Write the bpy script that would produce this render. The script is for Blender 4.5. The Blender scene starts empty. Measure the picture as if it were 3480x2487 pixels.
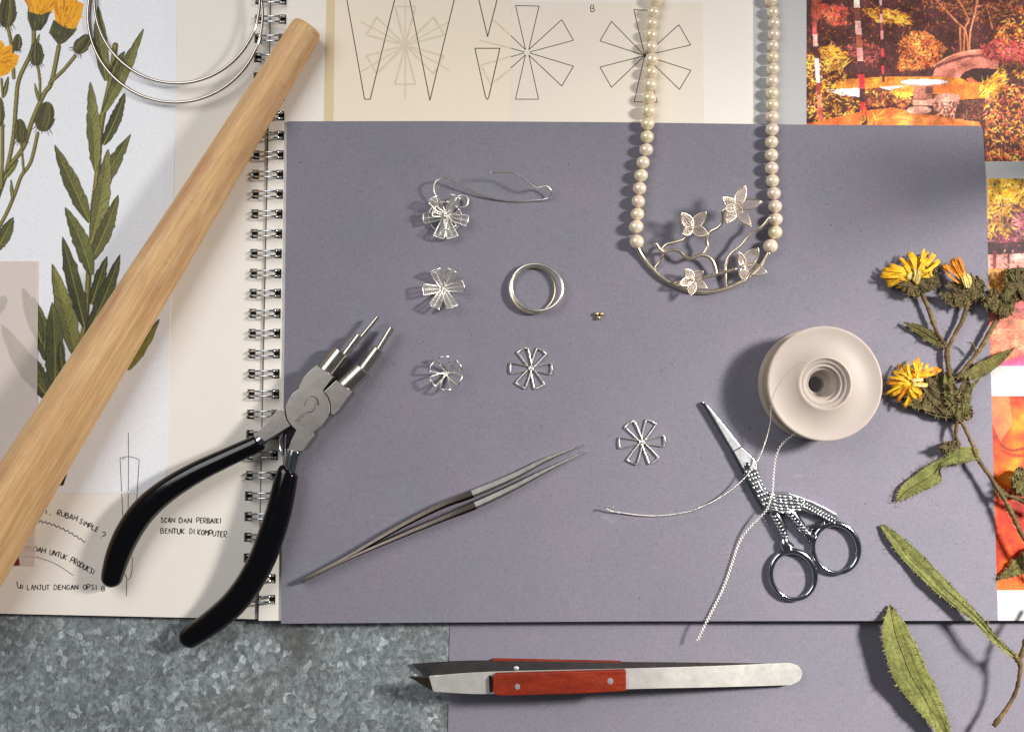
import bpy, math, random
import numpy as np
from mathutils import Vector, Matrix
rng = np.random.default_rng(7); random.seed(7)
scene = bpy.context.scene
COL = scene.collection
# ------------------------------------------------------------------ camera (a phone held above the table, tipped 3 degrees)
PXM = 0.000122            # metres per photograph pixel at the grey card
FOC = 2900.0              # focal length in photograph pixels
IW, IH = 3480.0, 2487.0
ZG = 5.0                  # height of the grey card above the table, mm
TILT = math.radians(2.8)
HC = FOC * PXM
CAM = np.array([0.0, -HC * math.sin(TILT), ZG * 1e-3 + HC * math.cos(TILT)])
ROT = np.array([[1, 0, 0], [0, math.cos(TILT), -math.sin(TILT)], [0, math.sin(TILT), math.cos(TILT)]])
cd = bpy.data.cameras.new('camera'); cam = bpy.data.objects.new('camera', cd); COL.objects.link(cam)
cam.location = CAM; cam.rotation_euler = (TILT, 0, 0)
cd.sensor_width = 36.0; cd.sensor_fit = 'HORIZONTAL'; cd.lens = 36.0 * FOC / IW
cd.clip_start = 0.01; cd.clip_end = 50
scene.camera = cam
# ------------------------------------------------------------------ light: room light overhead, one lamp low on the right
w = bpy.data.worlds.new('World'); scene.world = w; w.use_nodes = True
bg = w.node_tree.nodes['Background']; bg.inputs[0].default_value = (0.93, 0.96, 1.0, 1); bg.inputs[1].default_value = 0.06
def area(name, loc, aim, size, sizey, power, col):
    l = bpy.data.lights.new(name, 'AREA'); l.shape = 'RECTANGLE'; l.size = size; l.size_y = sizey
    l.energy = power; l.color = col
    o = bpy.data.objects.new(name, l); COL.objects.link(o); o.location = loc
    o.rotation_euler = (Vector(aim) - Vector(loc)).to_track_quat('-Z', 'Y').to_euler()
    return o
area('desk_lamp_light', (0.53, 0.125, 0.39), (0.115, -0.17, 0), 0.088, 0.088, 1.42, (1.0, 0.955, 0.895)).data.spread = math.radians(76)   # shaded lamp aimed at the lower left
area('window_light', (-0.34, 0.27, 0.50), (-0.08, 0.03, 0), 0.46, 0.40, 2.2, (1.0, 0.992, 0.985))
scene.view_settings.view_transform = 'Standard'; scene.view_settings.look = 'None'
scene.view_settings.exposure = 0.16; scene.view_settings.gamma = 1.0; scene.view_settings.use_curve_mapping = False

# ------------------------------------------------------------------ helpers
def at(px, py, z):
    """world point (m) that lies at height z (mm) on the photograph ray px, py"""
    px = np.asarray(px, float); py = np.asarray(py, float); z = np.asarray(z, float) * 1e-3
    d = np.stack(np.broadcast_arrays((px - IW / 2) / FOC, -(py - IH / 2) / FOC, -np.ones_like(px + py)), -1) @ ROT.T
    t = (z - CAM[2]) / d[..., 2]
    return CAM + d * t[..., None]
def A(pts):
    p = np.asarray(pts, float); return at(p[:, 0], p[:, 1], p[:, 2])
def PX(z): return PXM * (1 - (z - ZG) * 1e-3 / HC)
def lin(c): 
    c = np.asarray(c, float) / 255.0
    return np.where(c <= 0.04045, c / 12.92, ((c + 0.055) / 1.055) ** 2.4)
def smooth(pts, n=8, closed=False):
    p = np.asarray(pts, float); N = len(p); out = []
    rngi = range(N if closed else N - 1)
    for i in rngi:
        if closed: a, b, c, d = p[(i - 1) % N], p[i], p[(i + 1) % N], p[(i + 2) % N]
        else: a, b, c, d = p[max(i - 1, 0)], p[i], p[i + 1], p[min(i + 2, N - 1)]
        for k in range(n):
            t = k / n
            out.append(0.5 * ((2 * b) + (-a + c) * t + (2 * a - 5 * b + 4 * c - d) * t * t + (-a + 3 * b - 3 * c + d) * t ** 3))
    if not closed: out.append(p[-1])
    return np.array(out)
def resample(p, n):
    p = np.asarray(p, float); s = np.r_[0, np.cumsum(np.linalg.norm(np.diff(p[:, :2], axis=0), axis=1))]
    t = np.linspace(0, s[-1], n); return np.stack([np.interp(t, s, p[:, k]) for k in range(p.shape[1])], 1)

class MB:
    def __init__(s): s.v = []; s.f = []; s.n = 0; s.a = []
    def add(s, v, f, a=None):
        v = np.asarray(v, float); s.v.append(v); s.f += [tuple(i + s.n for i in q) for q in f]; s.n += len(v)
        s.a.append(np.zeros((len(v), 3)) if a is None else a)
        return s
    def tube(s, P, R, n=8, closed=False, flat=1.0, cap=True):
        P = np.asarray(P, float); N = len(P); R = np.broadcast_to(np.asarray(R, float), (N,))
        if closed: T = np.roll(P, -1, 0) - np.roll(P, 1, 0)
        else: T = np.gradient(P, axis=0)
        T /= np.linalg.norm(T, axis=1)[:, None] + 1e-15
        up = np.array([0, 0, 1.0]); 
        if abs(T[0, 2]) > 0.9: up = np.array([0, 1.0, 0])
        side = np.cross(T[0], up); side /= np.linalg.norm(side); S = [side]
        for i in range(1, N):
            q = S[-1] - T[i] * np.dot(S[-1], T[i]); q /= np.linalg.norm(q) + 1e-15; S.append(q)
        S = np.array(S); U = np.cross(S, T)
        th = np.arange(n) * 2 * math.pi / n
        V = P[:, None] + R[:, None, None] * (np.cos(th)[None, :, None] * S[:, None] + flat * np.sin(th)[None, :, None] * U[:, None])
        L = np.r_[0, np.cumsum(np.linalg.norm(np.diff(P, axis=0), axis=1))]
        at_ = np.stack(np.broadcast_arrays(L[:, None], R[:, None] * np.cos(th), R[:, None] * np.sin(th)), -1).reshape(-1, 3)
        F = []
        for i in range(N if closed else N - 1):
            j = (i + 1) % N
            for k in range(n):
                l = (k + 1) % n; F.append((i * n + k, i * n + l, j * n + l, j * n + k))
        if not closed and cap:
            F.append(tuple(range(n))[::-1]); F.append(tuple((N - 1) * n + k for k in range(n)))
        return s.add(V.reshape(-1, 3), F, at_)
    def prism(s, poly, z0, z1):
        """outline seen in the photograph at height z1 (mm), walls straight down to z0"""
        p = np.asarray(poly, float)
        zt = np.broadcast_to(np.asarray(z1, float), (len(p),)); zb = np.broadcast_to(np.asarray(z0, float), (len(p),))
        T = at(p[:, 0], p[:, 1], zt); B = T.copy(); B[:, 2] = zb * 1e-3
        if np.sum(T[:, 0] * np.roll(T[:, 1], -1) - np.roll(T[:, 0], -1) * T[:, 1]) < 0: T = T[::-1]; B = B[::-1]
        n = len(p); F = [tuple(range(n)), tuple(range(2 * n - 1, n - 1, -1))]
        F += [(n + i, n + (i + 1) % n, (i + 1) % n, i) for i in range(n)]
        return s.add(np.r_[T, B], F)
    def ribbon(s, pts, w, z):
        p = np.asarray(pts, float); N = len(p)
        T = np.gradient(p[:, :2], axis=0); T /= np.linalg.norm(T, axis=1)[:, None] + 1e-9
        Nn = np.stack([-T[:, 1], T[:, 0]], 1); W = np.broadcast_to(np.asarray(w, float), (N,))[:, None] / 2
        zz = (z(p) if callable(z) else np.full(N, float(z))) + 0.003 * (len(s.v) % 9)
        a = p[:, :2] + Nn * W; b = p[:, :2] - Nn * W
        V = np.r_[at(a[:, 0], a[:, 1], zz), at(b[:, 0], b[:, 1], zz)]
        F = [(i, i + 1, N + i + 1, N + i) for i in range(N - 1)]
        return s.add(V, F)
    def grid(s, V, thick=0.0, attr=None):
        """V (n,m,3) sheet, closed shell of thickness thick (m) below"""
        n, m = V.shape[:2]; idx = np.arange(n * m).reshape(n, m)
        F = [(int(idx[i, j]), int(idx[i + 1, j]), int(idx[i + 1, j + 1]), int(idx[i, j + 1])) for i in range(n - 1) for j in range(m - 1)]
        T = V.reshape(-1, 3); aa = None if attr is None else attr.reshape(-1, 3)
        if thick:
            B = T.copy(); B[:, 2] -= thick; o = n * m
            F += [tuple(q + o for q in f[::-1]) for f in F]
            rim = list(idx[0, :]) + list(idx[1:, -1]) + list(idx[-1, -2::-1]) + list(idx[-2:0, 0][::1])
            rim = [int(r) for r in rim]
            F += [(rim[k], rim[(k + 1) % len(rim)], rim[(k + 1) % len(rim)] + o, rim[k] + o) for k in range(len(rim))]
            T = np.r_[T, B]; aa = None if aa is None else np.r_[aa, aa]
        return s.add(T, F, aa)
    def lathe(s, c, prof, n=96):
        """c (m) base centre, prof [(r m, z m)]"""
        th = np.arange(n) * 2 * math.pi / n; pr = np.asarray(prof, float); m = len(pr)
        V = np.zeros((m, n, 3)); V[..., 0] = c[0] + pr[:, 0:1] * np.cos(th); V[..., 1] = c[1] + pr[:, 0:1] * np.sin(th); V[..., 2] = pr[:, 1:2]
        F = [(i * n + k, i * n + (k + 1) % n, (i + 1) * n + (k + 1) % n, (i + 1) * n + k) for i in range(m - 1) for k in range(n)]
        return s.add(V.reshape(-1, 3), F)
    def ball(s, c, r, sc=(1, 1, 1), n=16, m=10):
        th = np.arange(n) * 2 * math.pi / n; V = [(0, 0, -1)]
        for i in range(1, m):
            a = -math.pi / 2 + math.pi * i / m
            V += [(math.cos(a) * math.cos(t), math.cos(a) * math.sin(t), math.sin(a)) for t in th]
        V.append((0, 0, 1)); V = np.array(V) * r * np.array(sc) + np.asarray(c)
        F = [(0, 1 + (k + 1) % n, 1 + k) for k in range(n)]
        F += [(1 + i * n + k, 1 + i * n + (k + 1) % n, 1 + (i + 1) * n + (k + 1) % n, 1 + (i + 1) * n + k) for i in range(m - 2) for k in range(n)]
        e = len(V) - 1; b = 1 + (m - 2) * n
        F += [(b + k, b + (k + 1) % n, e) for k in range(n)]
        return s.add(V, F)
ORG = {}
def mesh_of(mb, org, smooth_=True, attr=False):
    V = np.concatenate(mb.v) - org
    me = bpy.data.meshes.new('m'); me.from_pydata(V.tolist(), [], mb.f)
    if smooth_: me.polygons.foreach_set('use_smooth', [True] * len(me.polygons))
    if attr:
        a = me.attributes.new('tpos', 'FLOAT_VECTOR', 'POINT'); a.data.foreach_set('vector', np.concatenate(mb.a).ravel().astype(np.float32))
    me.validate(); me.update(); return me
def link(o, parent=None):
    COL.objects.link(o)
    if parent is not None: o.parent = parent
    return o
def obj(name, mb, mat, parent=None, sm=True, attr=False, bevel=0, kind=None, angle=None):
    if parent is not None: org = ORG[parent]
    else:
        V = np.concatenate(mb.v); org = np.array([V[:, 0].mean(), V[:, 1].mean(), V[:, 2].min()])
    me = mesh_of(mb, org, sm, attr); me.name = name
    me.materials.append(mat); o = bpy.data.objects.new(name, me); link(o, parent)
    if parent is None: o.location = org
    ORG[o] = org
    if angle is not None: me.set_sharp_from_angle(angle=math.radians(angle))
    if bevel:
        b = o.modifiers.new('bevel', 'BEVEL'); b.width = bevel; b.segments = 2; b.limit_method = 'ANGLE'; b.angle_limit = math.radians(40)
    if kind: o['kind'] = kind
    return o
def thing(name, label, cat, px, py, z, group=None):
    o = bpy.data.objects.new(name, None); o.empty_display_size = 0.01
    org = at(px, py, z); o.location = org; COL.objects.link(o); ORG[o] = org; tag(o, label, cat, group); return o
def tag(o, label, cat, group=None, kind=None):
    o['label'] = label; o['category'] = cat
    if group: o['group'] = group
    if kind: o['kind'] = kind
    return o

# ------------------------------------------------------------------ materials
def nodes(name):
    m = bpy.data.materials.new(name); m.use_nodes = True; nt = m.node_tree
    return m, nt, nt.nodes['Principled BSDF']
def setp(b, **k):
    for n, v in k.items():
        n = n.replace('_', ' ')
        i = b.inputs[n]; i.default_value = (*v, 1) if (hasattr(v, '__len__') and len(v) == 3 and i.type == 'RGBA') else v
def coord(nt, attr=None, scale=(1, 1, 1), out='Object'):
    if attr:
        a = nt.nodes.new('ShaderNodeAttribute'); a.attribute_name = attr; src = a.outputs['Vector']
    else: src = nt.nodes.new('ShaderNodeTexCoord').outputs[out]
    mp = nt.nodes.new('ShaderNodeMapping'); mp.inputs['Scale'].default_value = scale
    nt.links.new(src, mp.inputs[0]); return mp.outputs[0]
def noise(nt, vec, scale, detail=4, rough=0.6, dist=0.0):
    n = nt.nodes.new('ShaderNodeTexNoise'); n.inputs['Scale'].default_value = scale; n.inputs['Detail'].default_value = detail
    n.inputs['Roughness'].default_value = rough; n.inputs['Distortion'].default_value = dist
    nt.links.new(vec, n.inputs['Vector']); return n.outputs[0]
def ramp(nt, fac, stops):
    r = nt.nodes.new('ShaderNodeValToRGB'); e = r.color_ramp.elements
    while len(e) < len(stops): e.new(0.5)
    for q, (p, c) in zip(e, stops): q.position = p; q.color = (*c, 1) if len(c) == 3 else c
    nt.links.new(fac, r.inputs[0]); return r.outputs[0]
def mixc(nt, fac, a, b, mode='MIX'):
    m = nt.nodes.new('ShaderNodeMix'); m.data_type = 'RGBA'; m.blend_type = mode
    for s, v in ((m.inputs[0], fac), (m.inputs[6], a), (m.inputs[7], b)):
        if isinstance(v, bpy.types.NodeSocket): nt.links.new(v, s)
        else: s.default_value = (*v, 1) if hasattr(v, '__len__') else v
    return m.outputs[2]
def bump(nt, b, h, strength, dist):
    n = nt.nodes.new('ShaderNodeBump'); n.inputs['Strength'].default_value = strength; n.inputs['Distance'].default_value = dist
    nt.links.new(h, n.inputs['Height']); nt.links.new(n.outputs[0], b.inputs['Normal'])
def paper(name, c, var=0.05, grain=0.10, rough=0.85, tint=None):
    """paper: soft large unevenness, fine fibre grain"""
    m, nt, b = nodes(name); c = lin(c); v = coord(nt)
    big = noise(nt, v, 22, 3); fine = noise(nt, v, 1500, 3, 0.7); fib = noise(nt, coord(nt, scale=(1, 1.0, 1)), 420, 5, 0.75, 2.0)
    c1 = ramp(nt, big, [(0.3, c * (1 - var)), (0.7, c * (1 + var))])
    f = ramp(nt, fine, [(0.32, (1 - grain,) * 3), (0.68, (1 + grain,) * 3)])
    f2 = ramp(nt, fib, [(0.33, (1 - grain * 1.3,) * 3), (0.42, (1, 1, 1)), (0.62, (1, 1, 1)), (0.72, (1 + grain * 1.2,) * 3)])
    col = mixc(nt, 1.0, mixc(nt, 1.0, c1, f, 'MULTIPLY'), f2, 'MULTIPLY')
    nt.links.new(col, b.inputs['Base Color']); setp(b, Roughness=rough, Specular_IOR_Level=0.25)
    bump(nt, b, fib, 0.25, 0.00012); return m
def card(name):
    m, nt, b = nodes(name); v = coord(nt)
    hue = noise(nt, v, 34, 5, 0.6); c1 = ramp(nt, hue, [(0.3, lin((125, 125, 136))), (0.5, lin((127, 124, 136))), (0.72, lin((131, 124, 138)))])
    big = noise(nt, v, 9, 3); col = mixc(nt, 1.0, c1, ramp(nt, big, [(0.3, (0.94,) * 3), (0.7, (1.05,) * 3)]), 'MULTIPLY')
    fine = noise(nt, v, 1500, 3, 0.7); fib = noise(nt, v, 430, 5, 0.78, 2.0)
    col = mixc(nt, 1.0, col, ramp(nt, fine, [(0.3, (0.86,) * 3), (0.7, (1.13,) * 3)]), 'MULTIPLY'); col = mixc(nt, 1.0, col, ramp(nt, fib, [(0.32, (0.80,) * 3), (0.43, (1, 1, 1)), (0.62, (1, 1, 1)), (0.73, (1.18,) * 3)]), 'MULTIPLY')
    sc = noise(nt, coord(nt, scale=(1, 5, 1)), 55, 4, 0.7, 1.2); col = mixc(nt, ramp(nt, sc, [(0.64, (0, 0, 0)), (0.74, (0.22,) * 3)]), col, lin((168, 166, 174)))
    nt.links.new(col, b.inputs['Base Color']); setp(b, Roughness=0.88, Specular_IOR_Level=0.2); bump(nt, b, fib, 0.3, 0.00015); return m
def printed(name):
    m, nt, b = nodes(name); a = nt.nodes.new('ShaderNodeAttribute'); a.attribute_name = 'ink'
    f = ramp(nt, noise(nt, coord(nt), 1400, 2), [(0.3, (0.93,) * 3), (0.7, (1.07,) * 3)])
    nt.links.new(mixc(nt, 1.0, a.outputs['Color'], f, 'MULTIPLY'), b.inputs['Base Color']); setp(b, Roughness=0.62, Specular_IOR_Level=0.3); return m
def metal(name, c, rough, bumpy=0.0, bscale=900, rvar=0.1, brushed=None, metallic=1.0):
    m, nt, b = nodes(name); c = lin(c); setp(b, Metallic=metallic)
    v = coord(nt); n = noise(nt, v, 160, 4)
    nt.links.new(ramp(nt, n, [(0.3, c * 0.88), (0.7, c)]), b.inputs['Base Color'])
    mr = nt.nodes.new('ShaderNodeMapRange'); mr.inputs[3].default_value = max(rough - rvar, 0.02); mr.inputs[4].default_value = rough + rvar
    nt.links.new(noise(nt, v, 420, 4), mr.inputs[0]); nt.links.new(mr.outputs[0], b.inputs['Roughness'])
    if brushed is not None:
        nb = noise(nt, coord(nt, scale=brushed), 700, 4); bump(nt, b, nb, bumpy or 0.2, 0.0001)
    elif bumpy: bump(nt, b, noise(nt, v, bscale, 4), bumpy, 0.0002)
    return m
def plain(name, c, rough=0.5, spec=0.5, **k):
    m, nt, b = nodes(name); c = lin(c)
    n = noise(nt, coord(nt), 300, 4)
    nt.links.new(ramp(nt, n, [(0.3, c * 0.88), (0.7, np.minimum(c * 1.08, 1))]), b.inputs['Base Color'])
    setp(b, Roughness=rough, Specular_IOR_Level=spec, **k); return m
def mottled(name, c1, c2, c3, scale=120, stretch=(1, 1, 1), rough=0.8, bs=0.5, bd=0.0004, attr=None, fine=700):
    m, nt, b = nodes(name); v = coord(nt, attr, stretch)
    n = noise(nt, v, scale, 6, 0.7); col = ramp(nt, n, [(0.28, lin(c1)), (0.5, lin(c2)), (0.74, lin(c3))])
    f = noise(nt, v, fine, 4, 0.7)
    col = mixc(nt, 1.0, col, ramp(nt, f, [(0.3, (0.6,) * 3), (0.7, (1.3,) * 3)]), 'MULTIPLY')
    nt.links.new(col, b.inputs['Base Color']); setp(b, Roughness=rough, Specular_IOR_Level=0.3); bump(nt, b, f, bs, bd); return m

def galvanised():
    m, nt, b = nodes('galvanised_zinc'); v = coord(nt)
    warp = nt.nodes.new('ShaderNodeVectorMath'); warp.operation = 'MULTIPLY_ADD'
    nn = nt.nodes.new('ShaderNodeTexNoise'); nn.inputs['Scale'].default_value = 130; nn.inputs['Detail'].default_value = 3; nt.links.new(v, nn.inputs['Vector'])
    nt.links.new(nn.outputs['Color'], warp.inputs[0]); warp.inputs[1].default_value = (0.005,) * 3; nt.links.new(v, warp.inputs[2])
    def vor(s, feat='F1'):
        k = nt.nodes.new('ShaderNodeTexVoronoi'); k.inputs['Scale'].default_value = s; nt.links.new(warp.outputs[0], k.inputs['Vector'])
        bw = nt.nodes.new('ShaderNodeRGBToBW'); nt.links.new(k.outputs['Color'], bw.inputs[0]); return bw.outputs[0]
    a = ramp(nt, vor(440), [(0.14, lin((120, 127, 130))), (0.45, lin((136, 144, 147))), (0.72, lin((152, 160, 164))), (0.95, lin((194, 203, 206)))])
    bb = ramp(nt, vor(820), [(0.15, (0.77,) * 3), (0.85, (1.24,) * 3)])
    col = mixc(nt, 1.0, a, bb, 'MULTIPLY')
    st = noise(nt, v, 26, 5, 0.65); col = mixc(nt, ramp(nt, st, [(0.5, (0, 0, 0)), (0.66, (0.8,) * 3)]), col, lin((92, 92, 88)))
    st2 = noise(nt, v, 11, 3); col = mixc(nt, 1.0, col, ramp(nt, st2, [(0.3, (0.78,) * 3), (0.7, (1.16,) * 3)]), 'MULTIPLY')
    fi = noise(nt, coord(nt, scale=(1.6, 0.5, 1)), 900, 5, 0.75); col = mixc(nt, 1.0, col, ramp(nt, fi, [(0.34, (0.74,) * 3), (0.66, (1.24,) * 3)]), 'MULTIPLY')
    sc = noise(nt, coord(nt, scale=(14, 0.22, 1)), 60, 2); col = mixc(nt, ramp(nt, sc, [(0.70, (0, 0, 0)), (0.74, (0.55,) * 3)]), col, lin((80, 82, 84)))
    nt.links.new(col, b.inputs['Base Color']); setp(b, Metallic=0.25, Roughness=0.55, Specular_IOR_Level=0.35); bump(nt, b, fi, 0.15, 0.0001); return m
def wood():
    m, nt, b = nodes('beech_wood')
    v = coord(nt, 'tpos', (2, 110, 110)); g = noise(nt, v, 3.2, 6, 0.65, 0.6)
    col = ramp(nt, g, [(0.25, lin((190, 142, 94))), (0.5, lin((220, 178, 126))), (0.78, lin((238, 204, 156)))])
    fi = noise(nt, coord(nt, 'tpos', (40, 900, 900)), 2.0, 4, 0.7)
    col = mixc(nt, 1.0, col, ramp(nt, fi, [(0.3, (0.76,) * 3), (0.7, (1.14,) * 3)]), 'MULTIPLY')
    st = noise(nt, coord(nt, 'tpos', (12, 45, 45)), 2.0, 4, 0.6); col = mixc(nt, ramp(nt, st, [(0.48, (0, 0, 0)), (0.72, (0.55,) * 3)]), col, lin((176, 124, 92)))
    tr = noise(nt, coord(nt, 'tpos', (330, 36, 36)), 2.0, 3, 0.6); zone = noise(nt, coord(nt, 'tpos', (14, 30, 30)), 2.0, 2)
    mk = nt.nodes.new('ShaderNodeMath'); mk.operation = 'MULTIPLY'
    nt.links.new(ramp(nt, tr, [(0.64, (0, 0, 0)), (0.74, (0.5,) * 3)]), mk.inputs[0]); nt.links.new(ramp(nt, zone, [(0.46, (0, 0, 0)), (0.6, (0.8,) * 3)]), mk.inputs[1])
    col = mixc(nt, mk.outputs[0], col, lin((110, 72, 44)))
    nt.links.new(col, b.inputs['Base Color']); setp(b, Roughness=0.55, Specular_IOR_Level=0.35); bump(nt, b, fi, 0.2, 0.0003); return m

M = dict(
    zinc=galvanised(), wood=wood(),
    grey=card('grey_card'), 
    page=paper('cream_page', (236, 230, 222), 0.02, 0.025), plate=paper('plate_paper', (234, 235, 240), 0.015, 0.02), white=paper('white_paper', (188, 188, 190), 0.015, 0.03),
    trace=paper('tracing_paper', (236, 223, 203), 0.02, 0.02, 0.6), trace2=paper('tracing_paper_light', (232, 222, 208), 0.02, 0.02, 0.6),
    fold=paper('folded_tracing_paper', (216, 198, 158), 0.03, 0.03, 0.6),
    cover=plain('black_cover_card', (16, 16, 20), 0.7), ink=plain('pen_ink', (62, 60, 62), 0.7, 0.2), line=plain('printed_line', (70, 58, 52), 0.7, 0.2),
    ghost=plain('faint_line', (196, 181, 160), 0.8, 0.2), ghost2=plain('fainter_line', (222, 208, 184), 0.8, 0.2),
    printm=printed('printed_ink'),
    steel=metal('wire_steel', (205, 210, 214), 0.16), silver=metal('silver', (250, 246, 238), 0.34),
    warm=metal('warm_silver', (240, 226, 204), 0.34, 0.12, 500), pink=metal('filigree_silver', (244, 222, 204), 0.45, metallic=0.6), lace=metal('lace_silver', (244, 240, 232), 0.45, metallic=0.55),
    brushed=metal('satin_steel', (178, 172, 166), 0.36, 0.12, brushed=(1, 6, 1)), barrel=metal('barrel_steel', (196, 190, 182), 0.3, 0.1, brushed=(6, 6, 1)),
    chrome=metal('chrome', (186, 189, 196), 0.15, 0.0), tweez=metal('tweezer_steel', (88, 80, 74), 0.3), tip=metal('ground_steel', (196, 192, 186), 0.4, 0.2, brushed=(8, 2, 1)),
    blade=metal('worn_steel', (236, 233, 228), 0.45, 0.35, brushed=(9, 1, 1), metallic=0.7), bladedark=metal('heat_dark_steel', (134, 130, 130), 0.38, 0.3), burnt=metal('burnt_steel', (88, 78, 72), 0.45, 0.3),
    aged=metal('aged_steel', (150, 152, 158), 0.32, 0.5, 500), relief=metal('relief_steel', (206, 208, 212), 0.3), bright=metal('bright_steel', (236, 238, 242), 0.4, 0.25, brushed=(2, 8, 1)), hoop=metal('hoop_silver', (176, 168, 160), 0.16), gold=metal('gold_granule', (232, 206, 158), 0.25), dark=plain('dark_etch', (84, 78, 74), 0.6), light=plain('light_etch', (152, 149, 146), 0.6),
    fibre=mottled('red_fibre', (104, 30, 16), (128, 40, 20), (146, 54, 30), 60, (1, 4, 1), 0.5, 0.15, 0.0002),
    rivet=metal('aluminium_rivet', (226, 226, 230), 0.5),
    petal=mottled('yellow_petal', (206, 130, 10), (230, 172, 18), (242, 200, 52), 260, rough=0.6, bs=0.3),
    petal2=mottled('orange_petal', (178, 92, 10), (216, 134, 18), (236, 172, 40), 260, rough=0.6, bs=0.3),
    pale=mottled('pale_petal_base', (190, 158, 60), (206, 184, 104), (222, 210, 160), 260, rough=0.6),
    stem=mottled('dry_stem', (58, 46, 28), (98, 80, 50), (140, 118, 76), 160, rough=0.8),
    sepal=mottled('dry_sepal', (50, 43, 28), (88, 77, 48), (128, 113, 74), 200, rough=0.85, bs=0.8),
    leafd=mottled('dry_leaf_dark', (62, 58, 28), (96, 92, 46), (128, 120, 62), 140, rough=0.8, bs=0.7),
    leafl=mottled('dry_leaf_green', (78, 82, 40), (112, 116, 60), (140, 140, 80), 110, rough=0.75, bs=0.7),
    hair=plain('pale_hair', (160, 144, 100), 0.7),
)
m, nt, b = nodes('black_vinyl'); setp(b, Base_Color=lin((6, 5, 9)), Roughness=0.1, Specular_IOR_Level=0.5)
mr = nt.nodes.new('ShaderNodeMapRange'); mr.inputs[3].default_value = 0.06; mr.inputs[4].default_value = 0.24; nt.links.new(noise(nt, coord(nt), 240, 5, 0.7), mr.inputs[0]); nt.links.new(mr.outputs[0], b.inputs['Roughness'])
bump(nt, b, noise(nt, coord(nt), 90, 3), 0.12, 0.0004); M['vinyl'] = m
m, nt, b = nodes('pearl'); oi = nt.nodes.new('ShaderNodeObjectInfo')
nt.links.new(ramp(nt, oi.outputs['Random'], [(0.0, lin((240, 224, 184))), (0.5, lin((242, 226, 198))), (1.0, lin((242, 220, 200)))]), b.inputs['Base Color'])
setp(b, Metallic=0.18, Roughness=0.32, Specular_IOR_Level=0.6, Coat_Weight=0.8, Coat_Roughness=0.07); M['pearl'] = m
m, nt, b = nodes('milky_plastic'); n = noise(nt, coord(nt), 40, 3)
nt.links.new(ramp(nt, n, [(0.3, lin((190, 177, 168))), (0.7, lin((198, 186, 178)))]), b.inputs['Base Color'])
setp(b, Roughness=0.5, Specular_IOR_Level=0.4, Subsurface_Weight=0.5, Subsurface_Radius=(0.003, 0.0024, 0.002), Subsurface_Scale=1.0); mx = nt.nodes.new('ShaderNodeMixShader'); mx.inputs[0].default_value = 0.72; nt.links.new(nt.nodes.new('ShaderNodeBsdfTransparent').outputs[0], mx.inputs[1]); nt.links.new(b.outputs[0], mx.inputs[2]); nt.links.new(mx.outputs[0], nt.nodes['Material Output'].inputs[0]); M['plastic'] = m
M['winding'] = plain('wound_wire', (186, 166, 134), 0.5)
m, nt, b = nodes('vellum'); tr = nt.nodes.new('ShaderNodeBsdfTransparent'); mx = nt.nodes.new('ShaderNodeMixShader')
nt.links.new(ramp(nt, noise(nt, coord(nt), 30, 3), [(0.3, lin((236, 222, 214))), (0.7, lin((240, 228, 218)))]), b.inputs['Base Color']); setp(b, Roughness=0.6, Specular_IOR_Level=0.3)
mx.inputs[0].default_value = 0.42; nt.links.new(tr.outputs[0], mx.inputs[1]); nt.links.new(b.outputs[0], mx.inputs[2]); nt.links.new(mx.outputs[0], nt.nodes['Material Output'].inputs[0]); M['vellum'] = m

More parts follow.
